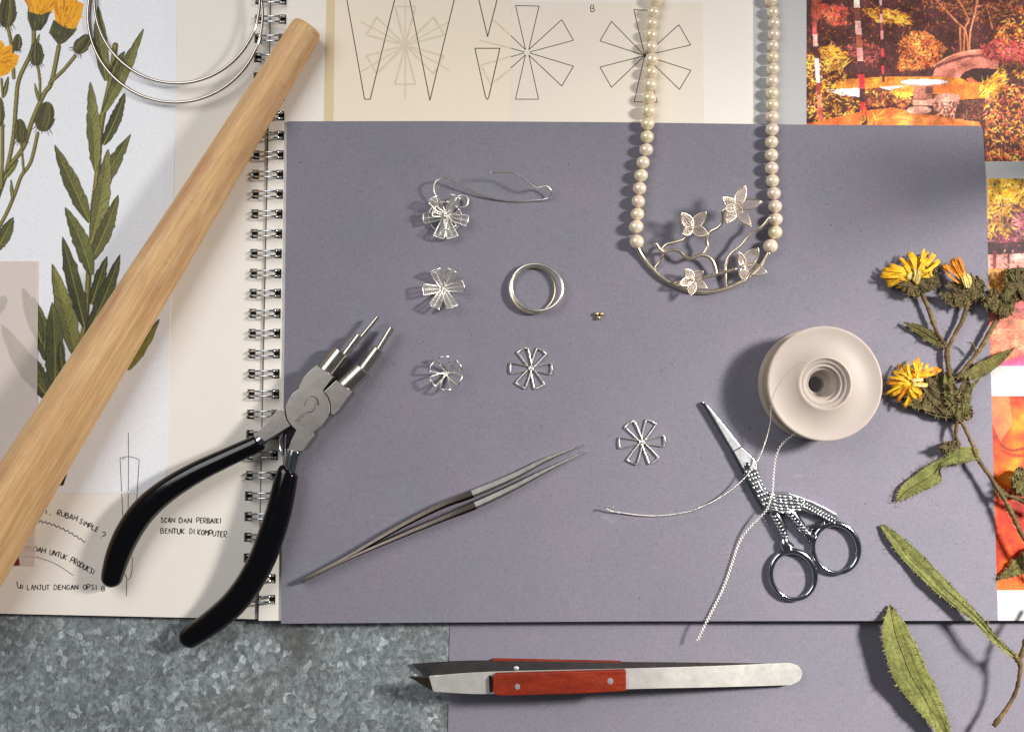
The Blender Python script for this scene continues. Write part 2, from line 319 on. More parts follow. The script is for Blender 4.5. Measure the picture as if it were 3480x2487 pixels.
# ------------------------------------------------------------------ print painter (ink colours on a fine sheet)
class Canvas:
    def __init__(s, x0, y0, x1, y1, k, base):
        s.x0, s.y0, s.k = x0, y0, k; s.W = int((x1 - x0) * k) + 1; s.H = int((y1 - y0) * k) + 1
        s.x1, s.y1 = x1, y1; s.a = np.ones((s.H, s.W, 3)) * np.array(base, float)
        s.nz = rng.normal(0, 1, (s.H, s.W))
    def box(s, p, pad=2):
        q = (p - [s.x0, s.y0]) * s.k
        i0, j0 = np.floor(q.min(0)).astype(int) - pad; i1, j1 = np.ceil(q.max(0)).astype(int) + pad
        i0, i1 = max(i0, 0), min(i1, s.W); j0, j1 = max(j0, 0), min(j1, s.H)
        if i1 <= i0 or j1 <= j0: return None
        X, Y = np.meshgrid(np.arange(i0, i1), np.arange(j0, j1)); return q, X, Y, (slice(j0, j1), slice(i0, i1))
    def put(s, sl, mask, col, al, nz=0):
        c = np.array(col, float)[None, None] + (s.nz[sl][..., None] * nz)
        m = (mask * al)[..., None]; s.a[sl] = s.a[sl] * (1 - m) + c * m
    def mask(s, pts):
        r = s.box(np.asarray(pts, float))
        if r is None: return None
        q, X, Y, sl = r; ins = np.zeros(X.shape, bool); n = len(q)
        for i in range(n):
            (xa, ya), (xb, yb) = q[i], q[(i + 1) % n]
            if ya == yb: continue
            c = ((ya > Y) != (yb > Y)) & (X < (xb - xa) * (Y - ya) / (yb - ya) + xa); ins ^= c
        return sl, ins
    def fill(s, pts, col, al=1.0, nz=0):
        r = s.mask(pts)
        if r: s.put(r[0], r[1].astype(float), col, al, nz)
    def line(s, pts, wd, col, al=1.0, soft=0.0, nz=0):
        p = np.asarray(pts, float); ws = np.broadcast_to(np.asarray(wd, float), (len(p),)) * s.k / 2; sf = max(soft * s.k, 0.6)
        for i in range(len(p) - 1):
            r = s.box(p[i:i + 2], int(max(ws[i], ws[i + 1]) + sf + 2))
            if r is None: continue
            q, X, Y, sl = r; d = q[1] - q[0]; L = d @ d + 1e-9
            t = np.clip(((X - q[0, 0]) * d[0] + (Y - q[0, 1]) * d[1]) / L, 0, 1)
            D = np.hypot(X - q[0, 0] - t * d[0], Y - q[0, 1] - t * d[1]); W = ws[i] * (1 - t) + ws[i + 1] * t
            s.put(sl, np.clip((W - D) / sf + 0.5, 0, 1), col, al, nz)
    def dabs(s, n, pts, pal, l0, l1, wd, ang=None, al=0.9):
        """small leaf-like ink dabs scattered inside an outline"""
        p = np.asarray(pts, float); lo, hi = p.min(0), p.max(0); r = s.mask(p)
        if not r: return
        sl, ins = r; ys, xs = np.nonzero(ins)
        if len(xs) == 0: return
        for k in rng.integers(0, len(xs), n):
            x = (xs[k] + sl[1].start) / s.k + s.x0; y = (ys[k] + sl[0].start) / s.k + s.y0
            a = rng.uniform(0, math.pi) if ang is None else ang + rng.normal(0, 0.5); L = rng.uniform(l0, l1)
            c = np.array(pal[rng.integers(len(pal))]) + rng.normal(0, 10, 3)
            s.line([(x, y), (x + L * math.cos(a), y + L * math.sin(a))], [wd, wd * 0.4], np.clip(c, 5, 250), al)
    def build(s, name, z, parent):
        X, Y = np.meshgrid(np.linspace(s.x0, s.x1, s.W), np.linspace(s.y0, s.y1, s.H)); V = at(X, Y, np.full_like(X, z)) - ORG[parent]
        n, mm = s.H, s.W; idx = np.arange(n * mm, dtype=np.int32).reshape(n, mm)
        q = np.stack([idx[1:, :-1], idx[1:, 1:], idx[:-1, 1:], idx[:-1, :-1]], -1).reshape(-1)
        me = bpy.data.meshes.new(name); me.vertices.add(n * mm); me.vertices.foreach_set('co', V.reshape(-1).astype(np.float32))
        nf = len(q) // 4; me.loops.add(len(q)); me.loops.foreach_set('vertex_index', q); me.polygons.add(nf)
        me.polygons.foreach_set('loop_start', np.arange(0, len(q), 4, dtype=np.int32)); me.update(calc_edges=True)
        at_ = me.color_attributes.new('ink', 'FLOAT_COLOR', 'POINT'); c = np.ones((n * mm, 4), np.float32); c[:, :3] = lin(np.clip(s.a, 0, 255)).reshape(-1, 3)
        at_.data.foreach_set('color', c.ravel()); me.materials.append(M['printm'])
        o = bpy.data.objects.new(name, me); link(o, parent); ORG[o] = ORG[parent]; return o

def fbm(h, w_, sc, sx=1):
    out = np.zeros((h, w_)); amp = 1
    for o in range(5):
        gh_, gw = max(int(h * sc * 2 ** o) + 2, 3), max(int(w_ * sc * sx * 2 ** o) + 2, 3); g = rng.normal(0, 1, (gh_, gw))
        yi = np.linspace(0, gh_ - 1.001, h); xi = np.linspace(0, gw - 1.001, w_); y0 = yi.astype(int); x0 = xi.astype(int); fy = (yi - y0)[:, None]; fx = (xi - x0)[None]
        fy = fy * fy * (3 - 2 * fy); fx = fx * fx * (3 - 2 * fx)
        out += amp * ((g[y0][:, x0] * (1 - fx) + g[y0][:, x0 + 1] * fx) * (1 - fy) + (g[y0 + 1][:, x0] * (1 - fx) + g[y0 + 1][:, x0 + 1] * fx) * fy); amp *= 0.55
    return out
# ================================================================== SETTING
V = np.array([[-0.75, -0.55], [0.75, -0.55], [0.75, 0.55], [-0.75, 0.55]])
mb = MB(); mb.add([(x, y, z) for z in (0.0, -0.02) for x, y in V], [(0, 1, 2, 3), (7, 6, 5, 4)] + [(4 + i, 4 + (i + 1) % 4, (i + 1) % 4, i) for i in range(4)])
table = obj('table_top', mb, M['zinc'], sm=False); table['kind'] = 'structure'

# ================================================================== PAPERS
mb = MB().prism([(1530, 2040), (1520, 2640), (3760, 2640), (3760, 2040)], 0.02, 0.3)
tag(obj('card_sheet', mb, M['grey'], sm=False), 'plain grey card sheet lying lower down on the zinc table, under the red-handled tweezers', 'card')

# ---- spiral notebook
ZL, ZR = 3.0, 4.2
nb = thing('notebook', 'open cream notebook with twin-wire binding, sketches and handwriting on its left page', 'notebook', 890, 1000, 0.4)
def hole_x(y, right): return (961 - 0.0188 * y) if right else (880 - 0.0207 * y)
def spine_x(y): return 920 - 0.0205 * y
RY = [65.0 * i + 0.095 * i * i for i in range(-2, 32)]
def page_block(right):
    z1 = ZR if right else ZL; rows = [-160.0]
    for y in RY:
        if -100 < y < 2070: rows += [y - 15, y + 17]
    rows.append(2108.0 if right else 2103.0)
    def colx(y):
        h = hole_x(y, right); e = spine_x(y)
        if right: return [e + 2, h - 13, h + 13, 2566]
        return [e - 3, h + 13, h - 13, -260]
    V, idx = [], {}
    for r, y in enumerate(rows):
        for c, x in enumerate(colx(y)):
            yy = y
            if not right and r == len(rows) - 1: yy = 2103 - (spine_x(y) - x) * 0.0218
            idx[r, c] = len(V); V.append((x, yy))
    V = np.array(V); T = at(V[:, 0], V[:, 1], z1); B = T.copy(); B[:, 2] = 0.9e-3; n = len(T)
    cells = {(r, c) for r in range(len(rows) - 1) for c in range(3) if not (c == 1 and r % 2 == 1)}
    F = []
    for r, c in cells:
        q = [idx[r, c], idx[r, c + 1], idx[r + 1, c + 1], idx[r + 1, c]]
        F.append(tuple(q)); F.append(tuple(n + i for i in q[::-1]))
        for (dr, dc), (a, b2) in (((-1, 0), (0, 1)), ((0, 1), (1, 2)), ((1, 0), (2, 3)), ((0, -1), (3, 0))):
            if (r + dr, c + dc) not in cells: F.append((q[b2], q[a], n + q[a], n + q[b2]))
    mb = MB().add(np.r_[T, B], F); me_o = obj('page_block', mb, M['page'], nb, sm=False)
    bm_fix(me_o.data); return me_o
def bm_fix(me):
    import bmesh
    bm = bmesh.new(); bm.from_mesh(me); bmesh.ops.recalc_face_normals(bm, faces=bm.faces); bm.to_mesh(me); bm.free()
page_block(False); page_block(True)
obj('cover', MB().prism([(-300, -170), (2575, -170), (2575, 2106), (880, 2106), (-300, 2080)], 0.36, 0.85), M['cover'], nb, sm=False)
for i, y in enumerate(RY):                      # each binding ring of its own
    if y < -40 or y > 2060: continue
    xr, xl = hole_x(y, True), hole_x(y, False); pts = []
    for s_ in (-1, 1):
        arc = []
        for t in np.linspace(0, 1, 15):
            a = math.pi * t; zz = 1.6 + (ZR - 2.0) * (1 - t) + (ZL - 2.2) * t + 4.4 * math.sin(a) ** 0.8
            xx = xr + 6 + (xl - 6 - xr) * (0.5 - 0.5 * math.cos(a)) * 1.02
            arc.append((xx, y + s_ * (9.5 - 1.5 * t), zz))
        pts.append(arc)
    path = pts[0] + [(xl - 12, y - 5, 1.5), (xl - 12, y + 5, 1.5)] + pts[1][::-1]
    obj('binding_ring', MB().tube(A(smooth(path, 2)), 3.3 * PX(5), 8), M['steel'], nb)

# ---- botanical print glued on the left page
bp = obj('botanical_print', MB().prism([(-170, -150), (606, -150), (602, 0), (592, 600), (563, 1676), (-170, 1676)], ZL + 0.01, ZL + 0.13), M['plate'], sm=False)
tag(bp, 'pale printed sheet of drawn yellow hawkbit flowers and green leaves glued in the notebook', 'print')
cv = Canvas(-60, -60, 560, 1672, 0.5, (234, 235, 240))
GR = [(122, 122, 66), (106, 110, 58), (134, 132, 72), (98, 100, 56)]
def pleaf(base, tip, wd, dark=0, bend=0.0):
    b_, t_ = np.array(base, float), np.array(tip, float); d = t_ - b_; n_ = np.array([-d[1], d[0]]) / np.hypot(*d)
    u = np.linspace(0, 1, 22); prof = np.sin(np.pi * np.clip(u * 0.97 + 0.03, 0, 1) ** 0.85) ** 0.75 * wd / 2 * (1 + 0.07 * rng.normal(0, 1, 22)); prof[0] = wd * 0.12; prof[-1] = 0.5
    mid = b_ + np.outer(u, d) + np.outer(np.sin(np.pi * u) * bend, n_)
    L, R_ = mid + n_ * prof[:, None], mid - n_ * prof[:, None]
    c = np.array(GR[rng.integers(4)]) * (0.80 if dark else 1.0)
    cv.fill(np.r_[L, R_[::-1]], c, 1, 15); cv.fill(np.r_[mid, R_[::-1]], c * 0.70 + 4, 0.85, 12)
    for k in range(2, 20):
        for s_, E in ((1, L), (-1, R_)):
            if rng.random() < 0.8: cv.line([mid[k], (mid[min(k + 2, 21)] * 0.25 + E[min(k + 2, 21)] * 0.75)], 2.0, c * rng.uniform(0.5, 1.35), 0.6)
    cv.line(mid[:-1], np.linspace(5, 1.5, 21), (160, 152, 70), 0.85); cv.line(mid[:-1] + n_ * 2.2, 1.4, c * 0.5, 0.7)
    cv.line(L, 2.2, c * 0.5, 0.8); cv.line(R_, 2.6, c * 0.4, 0.9)
def pstem(pts, wd):
    q = smooth(pts, 5); cv.line(q, wd, (92, 84, 46), 1, nz=10); cv.line(q - [wd * 0.12, 0], wd * 0.45, (146, 136, 68), 0.9, nz=8); cv.line(q + [wd * 0.4, 0], 1.8, (56, 48, 30), 0.8)
def pbud(c, rx, ry, ang=0):
    ca, sa = math.cos(ang), math.sin(ang); T = lambda u, v: (c[0] + u * rx * ca - v * ry * sa, c[1] + u * rx * sa + v * ry * ca)
    cv.fill([T(math.cos(a) * (0.86 if math.sin(a) < 0 else 1), math.sin(a)) for a in np.linspace(0, 6.28, 26)], (76, 74, 42), 1, 10)
    for k in range(16):
        u = rng.uniform(-0.8, 0.8); v1 = math.sqrt(1 - u * u) * 0.95
        cv.line([T(u * 0.5, -v1), T(u, 0.1), T(u * 0.75, v1)], 2.4, [(44, 40, 26), (132, 126, 70), (104, 100, 54), (60, 58, 34)][k % 4], 0.85)
    for k in range(7):
        u = -0.9 + 0.3 * k; cv.line([T(u * 0.7, 0.75), T(u * 1.15, 1.05 + 0.12 * (k % 2))], [4, 1.4], (66, 60, 34), 0.95)
def pflower(poly, cal, up):
    cv.fill(poly, (240, 166, 22), 1, 10); p = np.array(poly, float); c0 = np.array(cal).mean(0)
    for k in range(70):
        e = p[rng.integers(len(p))] * rng.uniform(0.3, 1) + p.mean(0) * 0; e = p.mean(0) + (p[rng.integers(len(p))] - p.mean(0)) * rng.uniform(0.2, 1.02) + rng.normal(0, 4, 2)
        cv.line([e, e + (c0 - e) * 0.35], [3.2, 1.6], [(252, 196, 40), (206, 118, 14), (246, 178, 26), (182, 96, 20)][k % 4], 0.8)
    cv.fill(cal, (74, 72, 42), 1, 10); q = np.array(cal, float)
    for k in range(26):
        e = q.mean(0) + (q[rng.integers(len(q))] - q.mean(0)) * rng.uniform(0.1, 1.05); cv.line([e, e + [rng.normal(0, 5), -rng.uniform(8, 26)]], [3, 1.2], [(40, 36, 24), (128, 122, 66), (92, 88, 48)][k % 3], 0.85)
pstem([(27, 95), (40, 160), (47, 265)], 13); pstem([(115, 105), (110, 170), (65, 270), (55, 350), (45, 470), (20, 590), (-10, 680)], 15)
pstem([(200, 160), (175, 280), (150, 320), (110, 410), (80, 500), (30, 570), (10, 620), (-20, 680)], 16); pstem([(255, 192), (215, 240), (170, 282)], 13)
pstem([(128, 220), (136, 280), (134, 340)], 10); pstem([(128, 455), (105, 550), (72, 600), (50, 660), (20, 730), (-20, 800)], 13); pstem([(72, 490), (77, 540), (80, 582)], 9); pstem([(8, 430), (8, 520), (5, 640)], 13); pstem([(5, 270), (10, 330)], 9)
for b_, t_, wd in (((62, 545), (14, 608), 20), ((45, 740), (-10, 850), 44), ((38, 612), (43, 682), 10), ((28, 262), (14, 330), 14), ((118, 285), (132, 345), 9), ((134, 118), (122, 160), 9)): pleaf(t_, b_, wd)
pbud((25, 38), 34, 58, 0.1); pbud((59, 146), 18, 30, 0.1); pbud((124, 184), 27, 42, 0.0); pbud((281, 150), 27, 40, 0.7); pbud((153, 397), 36, 52, 0.2); pbud((70, 446), 25, 42, -0.1); pbud((-2, 380), 20, 50)
pflower([(82, -4), (140, -60), (205, -4), (172, 44), (136, 54), (100, 40)], [(92, 38), (135, 52), (172, 40), (158, 80), (140, 104), (108, 106), (96, 70)], 1)
pflower([(183, 30), (186, 0), (215, -8), (260, 2), (284, 14), (276, 60), (256, 105), (222, 98), (188, 78)], [(182, 68), (222, 96), (262, 100), (248, 120), (226, 142), (200, 156), (180, 130), (166, 112)], 1)
pflower([(-40, 150), (5, 138), (18, 160), (40, 152), (42, 180), (66, 190), (58, 222), (40, 240), (24, 254), (-10, 266), (-50, 240)], [(-20, 205), (-10, 200), (-15, 215)], 1)
pstem([(392, 155), (376, 275), (345, 420), (331, 590), (318, 700), (311, 830), (302, 930), (292, 1080), (272, 1180), (246, 1290)], 20)
for a in [((362, 275), (334, 24), 46, 0), ((380, 262), (424, 176), 24, 1), ((352, 492), (424, 318), 40, 1), ((352, 384), (488, 100), 40, 0), ((326, 580), (307, 280), 46, 0), ((306, 756), (186, 494), 50, 1),
          ((322, 690), (444, 458), 46, 1), ((314, 816), (368, 508), 56, 0), ((312, 885), (402, 664), 48, 1), ((312, 935), (222, 706), 54, 0), ((312, 1034), (364, 872), 38, 1), ((288, 1110), (213, 806), 54, 1),
          ((294, 1140), (408, 866), 50, 1), ((262, 1215), (178, 898), 62, 0), ((160, 1225), (112, 1010), 52, 1), ((186, 1345), (178, 1028), 66, 0), ((232, 1330), (205, 1160), 30, 1), ((168, 1365), (96, 1200), 60, 1), ((436, 1256), (541, 1086), 32, 0), ((152, 1335), (6, 1105), 64, 1), ((142, 1165), (78, 980), 48, 1), ((20, 1010), (-50, 1100), 40, 1)]:
    pleaf(a[0], a[1], a[2], a[3], rng.uniform(-8, 8))
cv.fill([(196, 1652), (222, 1608), (228, 1612), (216, 1648)], (40, 36, 26))
cv.build('printed_flowers', ZL + 0.16, bp)

# ---- translucent vellum slip
vl = obj('vellum_slip', MB().prism([(-170, 888), (130, 886), (122, 1921), (-170, 1921)], ZL + 0.5, ZL + 0.56), M['vellum'], sm=False)
tag(vl, 'translucent vellum slip over the leaf print at the left edge, beside the wooden dowel', 'tracing paper')
obj('red_mark', MB().prism([(42, 1921), (62, 1890), (68, 1920)], ZL + 0.57, ZL + 0.59), plain('red_print', (112, 32, 20), 0.7), vl, sm=False)

# ---- handwriting and pencil sketch (flat ink on the page)
FONT = {'A': [[(0, 0), (.5, 1), (1, 0)], [(.2, .4), (.8, .4)]], 'B': [[(0, 0), (0, 1), (.7, .95), (.75, .6), (.1, .52), (.9, .4), (.85, .05), (0, 0)]], 'C': [[(.95, .85), (.5, 1), (.05, .6), (.1, .15), (.5, 0), (.95, .15)]],
 'D': [[(0, 0), (0, 1), (.6, .9), (.95, .5), (.65, .1), (0, 0)]], 'E': [[(.9, 1), (.05, 1), (.05, 0), (.9, 0)], [(.05, .52), (.75, .52)]], 'G': [[(.95, .85), (.5, 1), (.05, .55), (.3, .02), (.9, .1), (.95, .45), (.55, .45)]],
 'H': [[(0, 0), (0, 1)], [(1, 0), (1, 1)], [(0, .5), (1, .5)]], 'I': [[(.5, 0), (.5, 1)]], 'J': [[(.2, 1), (.9, 1)], [(.65, 1), (.65, .2), (.35, 0), (0, .2)]], 'K': [[(0, 0), (0, 1)], [(.9, 1), (.05, .45), (.9, 0)]],
 'L': [[(.05, 1), (.05, 0), (.9, 0)]], 'M': [[(0, 0), (.05, 1), (.5, .4), (.95, 1), (1, 0)]], 'N': [[(0, 0), (0, 1), (1, 0), (1, 1)]], 'O': [[(.5, 1), (.05, .7), (.05, .3), (.5, 0), (.95, .3), (.95, .7), (.5, 1)]],
 'P': [[(0, 0), (0, 1), (.8, .95), (.85, .55), (0, .45)]], 'R': [[(0, 0), (0, 1), (.8, .95), (.8, .55), (.1, .48), (.95, 0)]], 'S': [[(.9, .85), (.5, 1), (.1, .8), (.85, .3), (.5, 0), (.05, .15)]], 'T': [[(0, 1), (1, 1)], [(.5, 1), (.5, 0)]],
 'U': [[(0, 1), (.05, .2), (.5, 0), (.95, .2), (1, 1)]], '?': [[(.1, .8), (.5, 1), (.9, .7), (.5, .4), (.4, .25)], [(.36, .06), (.4, 0)]], ',': [[(.5, .15), (.35, -.2)]], ' ': []}
WID = {'I': .45, ',': .5, ' ': .8, 'M': 1.15}
def write(mb, text, p0, p1, h, wd, z, jitter=0.05, sl=0.0):
    """stroke lettering along the line p0 > p1"""
    p0, p1 = np.array(p0, float), np.array(p1, float); d = p1 - p0; Lg = np.hypot(*d); d /= Lg; up = np.array([d[1], -d[0]])
    tot = sum(WID.get(c, 1) + .32 for c in text) - .32; u = Lg / tot; x = 0
    for c in text:
        wc = WID.get(c, 1)
        for st in FONT[c]:
            q = np.array(st, float) + rng.normal(0, jitter, (len(st), 2))
            P = p0 + np.outer((x + q[:, 0] * wc) * u + sl * q[:, 1] * h, d) + np.outer(q[:, 1] * h, up)
            mb.ribbon(resample(smooth(P, 4) if len(P) > 3 and c in 'BCDGJOPRSU?' else P, 14), wd * rng.uniform(0.85, 1.15), z)
        x += wc + .32
zink = lambda p: np.where((p[:, 1] < 1676) & (p[:, 0] < 600), ZL + 0.19, ZL + 0.03)
mb = MB()
for t, a, b_, h in (('I,', (152, 1746), (176, 1748), 14), ('RUBAH', (193, 1748), (259, 1770), 17), ('SIMPLE', (268, 1777), (330, 1808), 17), ('?', (339, 1824), (353, 1831), 22),
                   ('MUDAH', (86, 1867), (153, 1879), 17), ('UNTUK', (167, 1882), (225, 1902), 17), ('PRODUKSI', (238, 1908), (316, 1952), 18),
                   ('LANJUT', (92, 2003), (168, 2004), 17), ('DENGAN', (184, 2003), (265, 2003), 17), ('OPSI', (282, 2002), (329, 2002), 16), ('B', (346, 2007), (357, 2007), 15), ('D', (70, 1998), (79, 1998), 11),
                   ('SCAN', (546, 1774), (593, 1776), 17), ('DAN', (609, 1776), (650, 1777), 17), ('PERBAIKI', (668, 1776), (751, 1778), 17), ('BENTUK', (546, 1811), (627, 1813), 17), ('DI', (645, 1813), (661, 1814), 17), ('KOMPUTER', (672, 1815), (770, 1825), 18)):
    mb = MB(); write(mb, t, a, b_, h, 3.2, zink, 0.045); obj('handwritten_word', mb, M['ink'], nb, sm=False)
obj('arrow_mark', MB().ribbon(resample([(57, 1974), (62, 1998), (70, 1996)], 8), 3, zink), M['ink'], nb, sm=False)
mb = MB(); z_ = [(131 + i * 7.6, 1772 + (i * 7.6) ** 1.55 * 0.0275 + (-5 if i % 2 else 3)) for i in range(22)]
mb.ribbon(resample(z_, 90), 3.0, zink); obj('zigzag_line', mb, M['ink'], nb, sm=False)
mb = MB().ribbon(smooth([(62, 1889), (125, 1893), (190, 1916), (250, 1955)], 8), 2.2, zink); obj('curved_line', mb, M['ink'], nb, sm=False)
mb = MB()
for P in ([(436, 1470), (437, 1560), (436, 1660), (435, 1790)], [(408, 1556), (422, 1552), (440, 1551), (458, 1555), (473, 1562)], [(408, 1556), (412, 1640), (418, 1770)], [(473, 1562), (468, 1640), (460, 1770)], [(414, 1560), (426, 1557)],
          [(419, 1920), (423, 1945), (430, 1964), (435, 1970), (444, 1960), (449, 1935), (450, 1890)], [(431, 1970), (429, 2025)]): mb.ribbon(resample(P, 24), 2.2, zink)
obj('petal_sketch', mb, M['ink'], nb, sm=False)

# ---- tracing paper templates on the right page
tb = obj('tracing_paper', MB().prism([(1596, 6), (2388, 10), (2393, 470), (1596, 470)], ZR + 0.02, ZR + 0.08), M['trace2'], sm=False)
tag(tb, 'pale tracing paper drawn with two six-petal flower outlines, under the left pearl strand', 'tracing paper')
ta = obj('tracing_paper', MB().prism([(1114, -150), (1738, -150), (1734, 470), (1101, 470)], ZR + 0.12, ZR + 0.17), M['trace'], sm=False)
tag(ta, 'yellower tracing paper with long V-shaped petal templates beside the tip of the dowel', 'tracing paper')
obj('folded_edge', MB().prism([(1114, -150), (1140, -150), (1132, 470), (1101, 470)], ZR + 0.18, ZR + 0.21), M['fold'], ta, sm=False)
def lines(par, name, segs, wd, z, mat):
    mb = MB()
    for P in segs:
        for a, b_ in zip(P[:-1], P[1:]): mb.ribbon(resample([a, b_], 8), wd, z)
    return obj(name, mb, mat, par, sm=False)
zA = ZR + 0.22; zB = ZR + 0.10
c = (1377, 155); gh = []
for k, (dx, dy) in enumerate(((0, -150), (150, -80), (150, 85), (0, 180), (-150, 90), (-150, -80))):
    gh.append([c, (c[0] + dx, c[1] + dy)])
lines(ta, 'faint_axis_lines', gh, 5, zA - 0.03, M['ghost2'])
gh = []
for a in (-90, -30, 30, 90, 150, 210):
    t = math.radians(a); u = np.array([math.cos(t), math.sin(t)]); n_ = np.array([-u[1], u[0]]); e = np.array(c) + u * 132
    gh.append([c, tuple(e + n_ * 35), tuple(e - n_ * 35), c])
gh += [[(1734, 120), (1672, 64)], [(1734, 164), (1632, 138)], [(1734, 193), (1634, 222), (1668, 288), (1734, 237)]]
lines(ta, 'faint_flower_lines', gh, 6, zA + 0.0, M['ghost2'])
lines(ta, 'template_lines', [[(1152, -150), (1239, 338), (1258, 338), (1378, -150)], [(1362, -150), (1461, 342), (1580, -150)], [(1592, -150), (1657, 126), (1728, -150)], [(1614, 165), (1699, 165), (1661, 331), (1656, 339), (1650, 331), (1614, 165)]], 2.7, zA + 0.03, M['line'])
lines(tb, 'flower_outline', [[(1786, 170), (1752, 20), (1832, 22), (1797, 170)], [(1797, 170), (1909, 68), (1949, 138), (1800, 178)], [(1800, 181), (1949, 226), (1909, 293), (1797, 188)], [(1786, 187), (1752, 338), (1830, 338), (1797, 187)],
      [(1700, 88), (1786, 170)], [(1700, 154), (1782, 178)], [(1700, 204), (1782, 181)], [(1700, 265), (1786, 187)]], 2.6, zB, M['line'])
c = (2191, 190)
lines(tb, 'flower_outline', [[c, (2154, 34), (2232, 37), c], [c, (2078, 74), (2039, 140), c], [c, (2039, 229), (2078, 298), c], [c, (2155, 347), (2234, 349), c], [c, (2307, 85), (2347, 154), c], [c, (2348, 240), (2309, 305), c]], 2.6, zB, M['line'])
mb = MB(); write(mb, 'B', (2008, 41), (2021, 41), 22, 2.8, zB, 0); obj('letter', mb, M['line'], tb, sm=False)

# ---- sheet with three printed photographs
ps = obj('photo_print_sheet', MB().prism([(2562, -150), (3700, -150), (3700, 2108), (2567, 2108)], ZR + 0.02, ZR + 0.2), M['white'], sm=False)
tag(ps, 'white sheet printed with orange garden photographs, partly under the grey card', 'print')
q = lambda x, y: (2740 + x / 3.07, y / 3.07)
cv = Canvas(2741, -60, 3640, 549, 0.42, (58, 36, 38)); F = lambda pts: [q(*p) for p in pts]
DK = [(40, 26, 30), (70, 40, 40), (92, 46, 40), (120, 60, 46), (52, 32, 40), (34, 24, 30), (44, 30, 36)]
OR = [(236, 150, 70), (214, 108, 56), (244, 176, 84), (170, 70, 44), (120, 52, 40), (80, 40, 36), (226, 120, 60)]; YL = [(246, 190, 60), (236, 158, 40), (250, 210, 90), (170, 96, 36), (110, 60, 34)]
RD = [(226, 84, 84), (240, 110, 100), (180, 58, 66), (120, 48, 50), (90, 44, 44)]
ALLP = F([(0, -180), (2760, -180), (2760, 1680), (0, 1680)])
cv.dabs(5200, ALLP, DK, 4, 13, 4); cv.dabs(500, F([(0, 0), (2273, 0), (2273, 700), (0, 700)]), OR[3:], 4, 10, 3.5)
cv.fill(F([(60, -100), (170, -100), (150, 190), (80, 240), (50, 160)]), (150, 66, 48), 0.8, 16); cv.dabs(120, F([(170, 40), (430, 60), (420, 250), (280, 250), (180, 160)]), [(206, 96, 62), (170, 74, 54), (110, 52, 44)], 8, 18, 7)
for tr in ([(1690, 540), (1660, 330), (1560, 220), (1390, 40), (1330, -40)], [(1700, 540), (1710, 330), (1760, 130), (1790, -60)], [(1640, 560), (1655, 300), (1690, 210), (1620, 60), (1560, -40)], [(1610, 540), (1600, 290)], [(1940, 300), (1880, 60)], [(1770, 70), (1880, 60), (2000, 110)]):
    cv.line(smooth(F(tr), 4), 6, (176, 104, 74), 0.95, nz=14); cv.line(smooth(F(tr), 4), 2, (220, 150, 100), 0.8)
cv.dabs(420, F([(1180, -60), (2250, -60), (2250, 120), (1850, 250), (1500, 150), (1180, 50)]), [(190, 120, 66), (120, 70, 44), (160, 96, 56), (66, 42, 36)], 5, 12, 4)
cv.dabs(260, F([(560, 80), (800, 90), (960, 110), (1090, 170), (1070, 250), (900, 240), (730, 220), (620, 140)]), YL, 8, 20, 4.5, 0.5)
cv.dabs(950, F([(1100, 320), (1240, 330), (1400, 430), (1460, 500), (1400, 600), (1320, 680), (1130, 720), (960, 720), (980, 620), (960, 440)]), OR, 5, 13, 5)
cv.dabs(420, F([(430, 470), (560, 440), (770, 470), (760, 640), (620, 640), (450, 560)]), [(150, 70, 70), (90, 46, 52), (60, 38, 44), (190, 96, 80)], 5, 12, 4.5)
cv.dabs(1100, F([(2000, 250), (2200, 100), (2760, 60), (2760, 1000), (2200, 800), (1900, 540)]), YL + OR, 6, 14, 5)
cv.fill(F([(340, 830), (800, 800), (2000, 800), (2000, 1000), (300, 960)]), (214, 124, 44), 1, 18)
cv.dabs(500, F([(340, 830), (1400, 800), (1400, 880), (340, 920)]), [(232, 150, 56), (190, 96, 36), (240, 170, 70)], 4, 9, 3)
cv.fill(F([(1320, 790), (1340, 720), (1400, 660), (1600, 560), (1840, 515), (2000, 530), (2000, 720), (1900, 715), (1760, 710), (1650, 750), (1590, 815), (1480, 800)]), (212, 128, 112), 1, 12)
cv.line(smooth(F([(1330, 690), (1480, 600), (1650, 545), (1860, 520)]), 6), 7, (232, 150, 120), 1, nz=10); cv.line(smooth(F([(1360, 690), (1500, 640), (1680, 590), (1860, 580)]), 6), 9, (110, 60, 54), 0.9, nz=20)
cv.fill(F([(1600, 810), (1640, 760), (1740, 712), (1900, 710), (1960, 740), (1900, 860), (1700, 860)]), (44, 30, 32)); cv.fill(F([(1660, 820), (1720, 805), (1790, 860), (1700, 860)]), (180, 96, 66))
cv.dabs(620, F([(1810, 480), (2000, 400), (2300, 440), (2500, 460), (2500, 640), (2100, 660), (1850, 600)]), RD, 6, 14, 5.5)
cv.fill(F([(1320, 890), (2000, 880), (1880, 1020), (1600, 1040), (1330, 960)]), (222, 112, 46), 1, 8)
cv.fill(F([(200, 935), (560, 915), (560, 1010), (330, 990)]), (240, 228, 226), 1, 5); cv.fill(F([(740, 915), (880, 895), (1060, 890), (1000, 905), (820, 950)]), (240, 228, 226), 1, 5)
cv.dabs(620, F([(10, 560), (330, 640), (420, 800), (300, 920), (560, 1060), (560, 1180), (60, 1270), (0, 1270), (0, 600)]), YL + DK[:3], 6, 14, 5)
cv.dabs(240, F([(130, 500), (260, 470), (410, 540), (400, 610), (250, 600), (140, 600)]), YL, 8, 18, 5, 0.4)
cv.dabs(60, F([(160, 620), (430, 700), (330, 720), (180, 760)]), YL, 26, 50, 3, -0.7)
